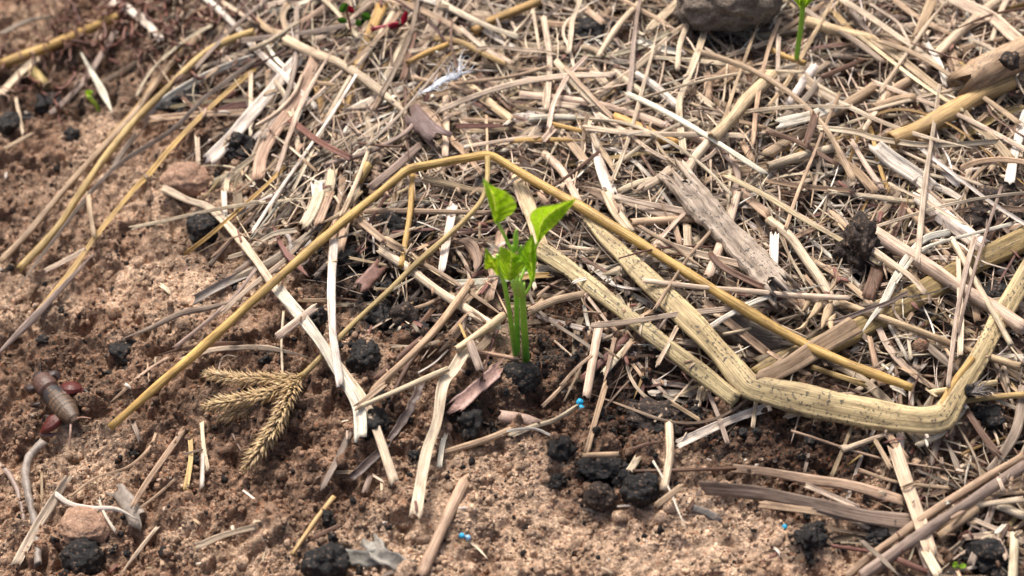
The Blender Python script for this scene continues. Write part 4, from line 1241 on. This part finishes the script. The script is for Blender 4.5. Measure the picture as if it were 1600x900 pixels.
# bluish white film, frayed
fl = empty('white_fluff', hit(700, 125, .016), 'bluish white frayed fluff caught on the straw near the top', 'fluff')
organic([(654, 148), (675, 136), (700, 122), (735, 113)], 9, 'blade', (.62, .66, .73), 'strip', '', '', M_TINT, hs=[16, 17, 18, 17], parent=fl, taper=(.4, .3), crinkle=.6, seed=31)
fr = random.Random(8)
mb = MB()
for i in range(26):
    t = fr.random(); a = (658+t*70, 147-t*36); b = (a[0]+fr.uniform(-14, 20), a[1]-fr.uniform(-8, 28)*(.3+t)); c = (b[0]+fr.uniform(-8, 14), b[1]+fr.uniform(-14, 6))
    P = np.array([hit(*a, .017), hit(*b, .020), hit(*c, .021)]); R, s = resample(P, False, .002); sweep(mb, R, s, .00035, 'tube', (.66, .69, .74), 0, (0, .6), rnd=fr)
mb.build('fibres', M_TINT, parent=fl)
# dark fibrous knot tied round the thin cream stalk
kt = empty('fibre_knot', hit(1517, 611, .014), 'black fibrous knot round the thin stalk near the right edge', 'knot')
lump(1517, 611, 9, 12, M_CHAR, 'core', '', '', parent=kt, hz=13, rough=.4, sub=3)
mb = MB()
for i in range(30):
    a = fr.uniform(-.9, .5); l = fr.uniform(15, 48); q0 = (1519+fr.uniform(-4, 4), 612+fr.uniform(-6, 6)); q2 = (q0[0]+l*math.cos(a), q0[1]+l*math.sin(a)*.8); q1 = ((q0[0]+q2[0])/2, (q0[1]+q2[1])/2-fr.uniform(-4, 6))
    P = np.array([hit(*q0, .014), hit(*q1, .016), hit(*q2, .011)]); R, s = resample(P, False, .002); sweep(mb, R, s, .0005, 'tube', (.13, .11, .10), 0, (0, .5), rnd=fr)
mb.build('fibres', M_TINT, parent=kt)
# tangled reddish rootlets at the upper left
mb = MB(); fr = random.Random(12)
for i in range(150):
    x = fr.gauss(255, 105); y = fr.gauss(38, 34)
    if i < 40: x = fr.gauss(70, 60); y = fr.gauss(50, 45)
    if y > 150: continue
    pts = [(x, y)]; a = fr.uniform(0, 6.28)
    for k in range(6):
        a += fr.gauss(0, .9); l = fr.uniform(6, 15); pts.append((pts[-1][0]+l*math.cos(a), pts[-1][1]+l*math.sin(a)))
    P = np.array([hit(*p, fr.uniform(.003, .012)) for p in pts]); R, s = resample(P, False, .0015)
    sweep(mb, R, s, fr.choice([.0005, .0007, .001, .0014]), 'tube', jitcol((.13, .055, .038) if fr.random() < .8 else (.3, .2, .14), fr, .3), 0, (0, .4), rnd=fr)
tag(mb.build('root_tangle', M_TINT), 'tangle of thin curly reddish brown rootlets at the upper left', 'rootlets', kind='stuff')

# ================================================================== grass ear
ear = empty('grass_ear', hit(466, 589, .004), 'dry tan grass ear with four bristly spikes on a long thin stalk', 'grass ear')
def spike(pts, hs, wpx, seed, nseg):
    rnd = random.Random(seed); P = np.array([hit(p[0], p[1], h*MM) for p, h in zip(pts, hs)]); R, s = resample(P, False, .0008)
    wd = wpx*depth_of(P[0])*K; mb = MB(); sweep(mb, R, s, wd*.28, 'tube', (.40, .28, .14), 0, (0, .3), rnd=rnd)
    T = np.gradient(R, axis=0); T /= np.linalg.norm(T, axis=1)[:, None]
    N = np.array([0, -.5, .85]); n = len(R)
    ring = np.linspace(0, 2*math.pi, 6, endpoint=False)
    for j in range(nseg):
        f = (j+.5)/nseg; i = int(f*(n-1)); t = T[i]; sd_ = np.cross(t, N); sd_ /= np.linalg.norm(sd_); up = np.cross(sd_, t)
        env = min(1, .45+f*4, .35+(1-f)*3.2)
        for k, ang in enumerate((-95, -50, -12, 28, 68, 105)):
            if rnd.random() < .1: continue
            an = math.radians(ang+(14 if j % 2 else -14)+rnd.uniform(-8, 8)); rad = sd_*math.sin(an)+up*math.cos(an)
            lift_ = math.radians(rnd.uniform(32, 58)); L_ = wd*rnd.uniform(.42, .95)*env; d_ = t*math.cos(lift_)+rad*math.sin(lift_)
            b0 = R[i]+rad*wd*.12+t*rnd.uniform(-.3, .3)*MM; s2 = np.cross(d_, rad); s2 /= np.linalg.norm(s2)+1e-9; n2 = np.cross(s2, d_)
            V = [b0]; c = jitcol((.50, .35, .18) if rnd.random() < .75 else (.62, .46, .27), rnd, .18)
            for q, wq in ((.3, .17), (.62, .14), (.85, .06)):
                V += [b0+d_*L_*q+(s2*math.cos(r_)*wq+n2*math.sin(r_)*wq*.55)*L_+n2*.10*L_*math.sin(q*3) for r_ in ring]
            V.append(b0+d_*L_*rnd.uniform(1.05, 1.35)+rad*L_*.08)
            F = [(0, 1+(m+1) % 6, 1+m) for m in range(6)]
            for q in range(2): F += [(1+q*6+m, 1+q*6+(m+1) % 6, 7+q*6+(m+1) % 6, 7+q*6+m) for m in range(6)]
            F += [(13+m, 13+(m+1) % 6, 19) for m in range(6)]
            U = np.array([(rnd.random()*.3+seed, rnd.random()*.3) for _ in V])
            CC = np.tile(np.array([*c, 0]), (len(V), 1)); CC[0, :3] *= .45; CC[1:7, :3] *= .7; CC[-1, :3] *= 1.25
            mb.add(V, F, None, CC)
    return mb.build('spike', M_TINT, parent=ear)
spike([(466, 589), (430, 592), (380, 593), (345, 588), (315, 584)], [5, 7, 8, 8, 7], 17, 41, 74)
spike([(466, 590), (429, 613), (390, 622), (350, 630), (317, 637)], [5, 8, 8, 7, 6], 19, 42, 72)
spike([(440, 606), (415, 622), (385, 638), (340, 659)], [4, 3, 3, 2], 15, 43, 40)
spike([(467, 590), (452, 618), (432, 662), (407, 700), (379, 738)], [5, 8, 9, 8, 5], 21, 44, 90)
rnd = random.Random(9); mb = MB()
sp = [(467, 589), (480, 580), (528, 530), (560, 498), (612, 450), (652, 410), (687, 380), (727, 343), (753, 312), (761, 280), (762, 245)]
P = np.array([hit(p[0], p[1], h*MM) for p, h in zip(sp, [5, 6, 7, 8, 9, 11, 13, 16, 20, 21, 17])]); R, s = resample(P, False)
sweep(mb, R, s, .0022, 'tube', (.50, .38, .17), .05, rnd=rnd); mb.build('stalk', M_STRAW, parent=ear)

# ================================================================== plants
def plane_pt(px, py, y):
    d = ray(px, py); return CAMP+d*((y-CAMP[1])/d[1])
def leafsheet(y0, st, parent, mat=None, nl=26, nc=14, quilt=.00045, tint=(1, 1, 1), name='leaf'):
    """st: rows of (left px, mid px, right px, dyl, dym, dyr[mm]) from base to tip"""
    A = []
    for l, m, r, a, b, c in st: A.append([plane_pt(*l, y0+a*MM), plane_pt(*m, y0+b*MM), plane_pt(*r, y0+c*MM)])
    A = np.array(A); rows = []
    for k in range(3):
        R, s = resample(A[:, k], False, 1e-9) if False else (None, None)
        P = A[:, k]; E = np.vstack([2*P[0]-P[1], P, 2*P[-1]-P[-2]]); Q = []
        for t in np.linspace(0, len(P)-1, nl):
            i = min(int(t), len(P)-2); u = t-i; p0, p1, p2, p3 = E[i:i+4]
            Q.append(.5*((2*p1)+(-p0+p2)*u+(2*p0-5*p1+4*p2-p3)*u*u+(-p0+3*p1-3*p2+p3)*u**3))
        rows.append(np.array(Q))
    Lf, Md, Rt = rows; G = np.empty((nl, nc+1, 3)); q = np.linspace(-1, 1, nc+1)
    for j, u in enumerate(q):
        G[:, j] = Md+(Rt-Md)*u if u >= 0 else Md+(Lf-Md)*(-u)
    du = np.gradient(G, axis=1); dv = np.gradient(G, axis=0); Nn = np.cross(du, dv); Nn /= np.linalg.norm(Nn, axis=2)[..., None]+1e-12
    vv = np.linspace(0, 1, nl)[:, None]; au = np.abs(q)[None, :]
    ph = vv*7-au*2.2; bul = np.abs(np.sin(math.pi*ph))*np.clip(au*3, 0, 1)*np.clip((1-au)*4, 0, 1)
    env = np.sin(np.clip(vv*1.02, 0, 1)*math.pi)**.5
    sgn = -np.sign(np.sum(Nn*FWD[None, None], -1)); Nn = Nn*sgn[..., None]
    G = G+Nn*((bul*quilt+(np.clip(au*2.2, 0, 1)-1)*quilt*1.1)*env)[..., None]
    U = np.stack(np.broadcast_arrays(q[None, :], vv), -1).reshape(-1, 2)
    F = [(i*(nc+1)+j, i*(nc+1)+j+1, (i+1)*(nc+1)+j+1, (i+1)*(nc+1)+j) for i in range(nl-1) for j in range(nc)]
    mb = MB(); mb.add(G.reshape(-1, 3), F, U, (*tint, 1)); return mb.build(name, mat or M_BEAN, parent=parent)
def stem(y0, pts, ws, parent, cols, name='stem', dys=None):
    P = np.array([plane_pt(p[0], p[1], y0+(dys[i] if dys else 0)*MM) for i, p in enumerate(pts)])
    R, s = resample(P, False, .0012); n = len(R); T = np.gradient(R, axis=0); T /= np.linalg.norm(T, axis=1)[:, None]
    dd = np.r_[0, np.cumsum(np.linalg.norm(np.diff(P, axis=0), axis=1))]; pk = depth_of(P[0])*K
    wv = np.interp(s, dd/dd[-1]*s[-1], ws)*pk/2*.84; cc = np.stack([np.interp(s, dd/dd[-1]*s[-1], [c[k] for c in cols]) for k in range(3)], 1)
    X = np.cross(T, [0, 1, 0.1]); X /= np.linalg.norm(X, axis=1)[:, None]; Y = np.cross(X, T); k = 12; a = np.linspace(0, 2*math.pi, k, endpoint=False)
    V = R[:, None]+(X[:, None]*np.cos(a)[None, :, None]+Y[:, None]*np.sin(a)[None, :, None]*.9)*(wv[:, None, None]*(1+.05*np.cos(a*4))[None, :, None])
    F = [(i*k+j, i*k+(j+1) % k, (i+1)*k+(j+1) % k, (i+1)*k+j) for i in range(n-1) for j in range(k)]+[tuple(range(k))[::-1], tuple((n-1)*k+j for j in range(k))]
    C = np.ones((n, k, 4)); C[..., :3] = cc[:, None]; mb = MB(); mb.add(V.reshape(-1, 3), F, None, C.reshape(-1, 4)); return mb.build(name, M_STEM, parent=parent)
b0 = hit(812, 566, .001); Y0 = float(b0[1])
bean = empty('bean_seedling', b0, 'bright green bean seedling with three stems and heart shaped leaves', 'seedling')
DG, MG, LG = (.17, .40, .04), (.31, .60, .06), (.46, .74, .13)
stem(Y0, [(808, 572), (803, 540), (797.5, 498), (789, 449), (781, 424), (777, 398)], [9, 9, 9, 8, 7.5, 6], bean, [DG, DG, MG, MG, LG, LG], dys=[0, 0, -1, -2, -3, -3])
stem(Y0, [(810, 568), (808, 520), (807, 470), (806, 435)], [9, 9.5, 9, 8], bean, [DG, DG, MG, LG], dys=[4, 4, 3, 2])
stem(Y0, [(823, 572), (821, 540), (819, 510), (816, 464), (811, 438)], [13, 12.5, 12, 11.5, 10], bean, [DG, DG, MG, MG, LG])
stem(Y0, [(812, 445), (804, 415), (799, 393), (790, 372), (784, 360), (776, 346)], [8, 6.5, 6, 6, 6.5, 7], bean, [LG]*6, name='petiole', dys=[1, 4, 3, 1, 0, 0])
stem(Y0, [(817, 462), (824, 455), (830, 443), (834, 430)], [7, 6, 5.5, 5], bean, [MG, LG, LG, LG], name='petiole', dys=[-1, -2, -2, -2])
stem(Y0, [(812, 440), (822, 415), (832, 395), (840, 380), (843, 366)], [6, 5, 5, 5, 5], bean, [LG]*5, name='petiole', dys=[2, 6, 7, 6, 5])
# upper left leaf (folded along its midrib)
leafsheet(Y0, [((774, 350), (777, 349), (780, 348), 0, 1, 0), ((769, 334), (775, 336), (790, 341), -6, 1, -3), ((763, 316), (774, 322), (803, 331), -8, 1, -6), ((759, 301), (770, 308), (806, 318), -8, 1, -7), ((756, 290), (764, 295), (793, 301), -6, 0, -5), ((755, 284), (759, 286), (771, 291), -3, 0, -3), ((755, 278), (755.5, 279), (757, 280), 0, 0, 0)], bean, quilt=.0009)
# right leaf
leafsheet(Y0, [((840, 382), (842, 380), (845, 376), 5, 5, 5), ((834, 356), (843, 360), (852, 366), 2, 4, 2), ((828, 342), (848, 347), (864, 355), 0, 3, 0), ((832, 330), (858, 337), (874, 345), -2, 2, -2), ((845, 323.5), (869, 329), (883, 335), -3, 1, -2), ((868, 319.5), (882, 321), (891, 324), -3, -1, -2), ((900, 310), (900, 310.5), (900.5, 311), -3, -3, -3)], bean, quilt=.0006)
# leaf hanging towards the viewer on the right
leafsheet(Y0, [((829, 440), (832, 441), (835, 440), -2, -2, -2), ((823, 422), (832, 424), (837, 424), -7, -3, -6), ((815, 410), (830, 410), (838, 410), -9, -3, -7), ((814, 397), (829, 397), (838.5, 396), -8, -2, -6), ((819, 384), (830, 384), (837, 383), -5, -2, -4), ((828, 370), (831, 371), (834, 372), -2, -2, -2), ((831, 364), (831, 364.5), (831.5, 365), -1, -1, -1)], bean, quilt=.0005, tint=(.85, .95, .9))
# middle leaf
leafsheet(Y0, [((788, 436), (797, 440), (803, 437), -8, -8, -8), ((782, 419), (797, 427), (815, 424), -9, -6, -8), ((780, 403), (799, 411), (819, 410), -10, -5, -9), ((780, 391), (800, 399), (817, 402), -8, -4, -7), ((781, 385), (790, 388), (801, 395), -5, -5, -5)], bean, quilt=.0006)
# small unfolding leaf at the left
leafsheet(Y0, [((776, 430), (779, 431), (781, 429), -3, -4, -4), ((768, 420), (774, 419), (779, 418), -5, -4, -5), ((758, 420), (768, 410), (778, 404), -6, -4, -6), ((757, 408), (763, 400), (771, 402), -5, -4, -4), ((759, 396), (760, 392), (764, 393), -3, -3, -3), ((758.5, 387), (759, 387), (760, 388), -2, -2, -2)], bean, quilt=.0005, tint=(1.15, 1.05, .8))
stem(Y0, [(806, 392), (806, 378), (806, 368), (807, 358)], [7, 10, 9, 3], bean, [MG, LG, LG, LG], name='bud', dys=[2, 2, 2, 2])
stem(Y0, [(811, 402), (813, 390), (815, 383)], [8, 8, 3], bean, [MG, MG, LG], name='bud', dys=[0, 0, 0])
stem(Y0, [(804, 402), (802, 390), (800, 383)], [7, 7, 3], bean, [MG, LG, LG], name='bud', dys=[0, 0, 0])
for k, (x, y) in enumerate([(799, 436), (804, 428), (809, 425), (814, 430), (819, 440), (808, 433)]):
    stem(Y0, [(812+(x-809)*.5, 462), ((x+811)/2+(x-809)*.4, 447), (x, y)], [6.5, 5.5, 1.0], bean, [MG, LG, LG], name='stipule', dys=[-3, -4, -3])
# second sprout at the top, bent shoot, clover sprout and weed
b1 = hit(1244, 104, .010); Y1 = float(b1[1]); s2_ = empty('green_sprout', b1, 'single green sprout cut by the top edge right of the grey rock', 'seedling')
stem(Y1, [(1243, 112), (1246, 80), (1251, 45), (1254, 12), (1254, -20)], [8.5, 9, 9.5, 9, 7], s2_, [MG]*5)
leafsheet(Y1, [((1251, 14), (1254, 15), (1256, 13), 0, 0, 0), ((1243, 3), (1248, -2), (1254, -4), -3, 0, -2), ((1228, -14), (1238, -22), (1250, -26), -4, 0, -3), ((1225, -44), (1226, -46), (1229, -46), 0, 0, 0)], s2_)
leafsheet(Y1, [((1253, 14), (1256, 14), (1259, 12), 0, 0, 0), ((1256, -2), (1262, 2), (1268, 2), -3, 0, -2), ((1262, -26), (1274, -18), (1286, -12), -4, 0, -3), ((1294, -40), (1296, -39), (1297, -37), 0, 0, 0)], s2_)
b2 = hit(154, 174, .001); Y2 = float(b2[1]); sh = empty('green_shoot', b2, 'small blurred bent green shoot coming out of the soil at upper left', 'shoot')
stem(Y2, [(155, 176), (151, 165), (144, 157), (138, 150)], [6, 7, 9, 8], sh, [MG, (.3, .5, .04), (.42, .6, .08), (.42, .6, .08)])
leafsheet(Y2, [((134, 148), (138, 149), (142, 149), 0, 0, 0), ((133, 143), (138, 143), (145, 145), -2, 0, -2), ((135, 141), (139, 140), (146, 143), 0, 0, 0)], sh, nl=8, nc=6)
b3 = hit(1497, 893, .001); Y3 = float(b3[1]); cl = empty('clover_sprout', b3, 'tiny bright green sprout with two round leaflets at the lower right edge', 'sprout')
stem(Y3, [(1497, 896), (1497, 889), (1498, 884)], [2, 2, 2], cl, [MG, LG, LG])
leafsheet(Y3, [((1496, 886), (1497, 884), (1498, 883), -1, -1, -1), ((1493, 888), (1494, 883), (1495, 878), -2, -1, 0), ((1489, 886), (1490, 882), (1491, 878), -2, -1, 0), ((1488, 882), (1488, 881), (1489, 880), -1, -1, -1)], cl, nl=10, nc=8, quilt=.0001)
leafsheet(Y3, [((1498, 886), (1498, 884), (1499, 883), -1, -1, -1), ((1501, 888), (1502, 884), (1503, 880), -2, -1, 0), ((1507, 888), (1508, 885), (1508, 881), -2, -1, 0), ((1510, 885), (1510, 884), (1510, 883), -1, -1, -1)], cl, nl=10, nc=8, quilt=.0001)
b4 = hit(545, 45, .012); Y4 = float(b4[1]); wd_ = empty('red_green_weed', b4, 'small weed with green leaves and crimson stems near the top edge', 'weed')
M_WEED = leaf_material('weed_leaf', (.06, .20, .035), (.12, .28, .07), trans=.25); M_CRIM = leaf_material('crimson_leaf', (.36, .02, .07), (.45, .06, .1), trans=.25, transcol=(1.2, .6, .6))
stem(Y4, [(548, 48), (545, 30), (540, 12)], [4, 4, 3], wd_, [(.3, .05, .07)]*3)
stem(Y4, [(580, 46), (600, 42), (622, 36)], [9, 8, 9], wd_, [(.42, .06, .09)]*3, name='branch')
def oval(cx, cy, rx, ry, a, mat, nm='leaf'):
    ca, sa = math.cos(a), math.sin(a); row = []
    for t, w_ in ((-1, .08), (-.6, .75), (0, 1), (.6, .7), (1, .08)):
        f = lambda u: (cx+rx*t*ca-u*w_*ry*sa, cy+rx*t*sa+u*w_*ry*ca)
        row.append((f(-1), f(0), f(1), -2, 0, -2))
    leafsheet(Y4, row, wd_, mat, 12, 8, .0002, name=nm)
oval(537, 12, 9, 6, -1.0, M_WEED); oval(535, 32, 8, 5, .2, M_WEED); oval(572, 26, 8, 7, .4, M_WEED); oval(560, 36, 6, 5, 1.2, M_WEED); oval(548, 15, 7, 5, .9, M_CRIM); oval(615, 40, 9, 5, -.3, M_CRIM)
oval(632, 28, 12, 5, -1.3, M_CRIM)

# ================================================================== mole cricket
def cricket():
    def W(px, py, h): return hit(px, py, h*MM+.002)
    A = W(58, 586, 4); B = W(119, 659, 4.5); ax_ = B-A; Lb = np.linalg.norm(ax_); t = ax_/Lb; u = np.array([0, -.35, .94]); u -= t*(u@t); u /= np.linalg.norm(u); sd_ = np.cross(t, u)
    WS = (18.5*depth_of(A)*K)/(4.1*Lb/20.8); WS = min(WS, 1.0); parts = []      # V,F,colour function
    def rings(spec, col, c0=A, tt=t, uu=u, ss=sd_, k=20):
        """spec rows: along(m), half width, half height, lift"""
        n = len(spec); S_ = np.array(spec); S_[:, 1:] *= WS; q = np.linspace(0, n-1, (n-1)*5+1); S2 = np.stack([np.interp(q, range(n), S_[:, j]) for j in range(4)], 1)
        a = np.linspace(0, 2*math.pi, k, endpoint=False)
        V = [c0+tt*r[0]+uu*(r[3]+r[2]*math.sin(b))+ss*r[1]*math.cos(b) for r in S2 for b in a]
        m = len(S2); F = [(i*k+j, i*k+(j+1) % k, (i+1)*k+(j+1) % k, (i+1)*k+j) for i in range(m-1) for j in range(k)]+[tuple(range(k))[::-1], tuple((m-1)*k+j for j in range(k))]
        parts.append((np.array(V), F, col, np.repeat(S2[:, 0], k)))
    m = Lb/20.8; rings([(-.5*m, .5*m, .4*m, 0), (.3*m, 2.0*m, 1.6*m, .2*m), (1.5*m, 2.7*m, 2.1*m, .3*m), (2.6*m, 2.9*m, 2.3*m, .4*m)], (.035, .028, .026))      # head
    rings([(1.7*m, 2.4*m, 2.2*m, .5*m), (2.6*m, 3.5*m, 2.9*m, .7*m), (5*m, 3.9*m, 3.2*m, .8*m), (7.0*m, 3.6*m, 3.0*m, .7*m), (7.9*m, 2.2*m, 1.9*m, .5*m)], (.095, .050, .038))   # pronotum
    rings([(7.3*m, 2.0*m, 1.8*m, .3*m), (8*m, 3.4*m, 2.6*m, .4*m), (11*m, 3.9*m, 2.9*m, .4*m), (14*m, 4.1*m, 3.0*m, .2*m), (17*m, 3.6*m, 2.7*m, 0), (19.5*m, 2.4*m, 2.0*m, -.2*m), (20.8*m, .9*m, .9*m, -.3*m)], 'abd')
    def limb(pts, rad, col):
        P = np.array([W(*p) for p in pts]); mb = MB(); R, s = resample(P, False, .0006)
        T = np.gradient(R, axis=0); T /= np.linalg.norm(T, axis=1)[:, None]; X = np.cross(T, [.1, .3, .9]); X /= np.linalg.norm(X, axis=1)[:, None]; Y = np.cross(X, T)
        q = np.linspace(0, len(rad)-1, len(R)); rw = np.interp(q, range(len(rad)), rad)*MM*1.35; k = 10; a = np.linspace(0, 2*math.pi, k, endpoint=False)
        V = (R[:, None]+(X[:, None]*np.cos(a)[None, :, None]+Y[:, None]*np.sin(a)[None, :, None]*.6)*rw[:, None, None]).reshape(-1, 3); n = len(R)
        F = [(i*k+j, i*k+(j+1) % k, (i+1)*k+(j+1) % k, (i+1)*k+j) for i in range(n-1) for j in range(k)]+[tuple(range(k))[::-1], tuple((n-1)*k+j for j in range(k))]
        parts.append((V, F, col, np.zeros(len(V))))
    red = (.085, .012, .008); dk = (.045, .03, .028)
    limb([(91, 616, 3.5), (103, 608, 4), (115, 607, 4), (127, 607, 3)], [1.4, 2.9, 3.1, 1.4], red)      # right thigh
    limb([(126, 606, 3), (121, 620, 2.5), (113, 628, 1.5)], [1.2, 1.1, .8], red)
    limb([(118, 604, 3), (136, 612, 2), (150, 632, .5)], [.5, .45, .3], dk)
    limb([(97, 648, 3.5), (87, 656, 4), (77, 665, 4), (64, 676, 2.5)], [1.4, 2.6, 2.3, .9], red)        # left thigh
    limb([(63, 677, 2.5), (74, 679, 2), (92, 678, 1)], [.9, .7, .4], (.14, .08, .08))
    limb([(80, 652, 4), (70, 650, 3), (66, 660, 1)], [.7, .6, .4], dk)
    limb([(58, 600, 3), (50, 606, 2.5), (44, 604, 1.2)], [1.5, 1.7, 1.2], dk)                            # digging fore legs
    limb([(76, 586, 3), (86, 584, 2.5), (93, 590, 1)], [1.4, 1.5, 1.0], dk)
    limb([(64, 630, 3), (54, 632, 3), (47, 636, 1)], [.7, .6, .4], dk)
    limb([(116, 656, 4), (128, 652, 5), (143, 654, 4)], [.45, .38, .2], (.25, .13, .09))                # cerci
    limb([(111, 660, 4), (110, 675, 4.5), (108, 700, 2)], [.45, .38, .2], (.27, .17, .13))
    limb([(61, 592, 4), (56, 580, 5), (50, 572, 6)], [.22, .2, .15], dk); limb([(66, 590, 4), (63, 576, 6), (62, 562, 7)], [.22, .2, .15], dk)
    VV = np.concatenate([p[0] for p in parts]); FF = []; n = 0; cols = []
    for V, F, c, al in parts:
        FF += [tuple(i+n for i in f) for f in F]; n += len(V)
        for i in range(len(V)):
            if c == 'abd':
                lat = abs((V[i]-A) @ sd_)/m; x = al[i]/m
                wing = x < 11.5 and lat > (x-7)*.28
                ring_ = .5+.5*math.sin(x*2*math.pi/1.0)
                cc = (.026, .024, .025) if wing or lat > 3.4 else tuple(a_+(b_-a_)*ring_ for a_, b_ in zip((.040, .027, .019), (.135, .080, .047)))
            else: cc = c
            cols.append(cc)
    me = bpy.data.meshes.new('mole_cricket_raw'); c0 = VV.mean(0); me.from_pydata((VV-c0).tolist(), [], FF); ob = bpy.data.objects.new('raw', me); COL.objects.link(ob)
    md = ob.modifiers.new('r', 'REMESH'); md.mode = 'VOXEL'; md.voxel_size = .00022; md.use_smooth_shade = True
    dg = bpy.context.evaluated_depsgraph_get(); m2 = bpy.data.meshes.new_from_object(ob.evaluated_get(dg)); bpy.data.objects.remove(ob)
    from mathutils import kdtree
    kd = kdtree.KDTree(len(VV))
    for i, v in enumerate(VV-c0): kd.insert(Vector(v.tolist()), i)
    kd.balance(); C = [(*cols[kd.find(v.co)[1]], 1) for v in m2.vertices]
    a = m2.color_attributes.new('tint', 'FLOAT_COLOR', 'POINT'); a.data.foreach_set('color', np.array(C, np.float32).ravel())
    m2.name = 'mole_cricket'; m2.materials.clear(); m2.materials.append(M_GLOSS); o = bpy.data.objects.new('mole_cricket', m2); o.location = Vector(c0.tolist()); COL.objects.link(o)
    print('CRICKET verts', len(m2.vertices))
    tag(o, 'brown mole cricket with ringed abdomen and red thighs on the soil at the left', 'insect')
cricket()
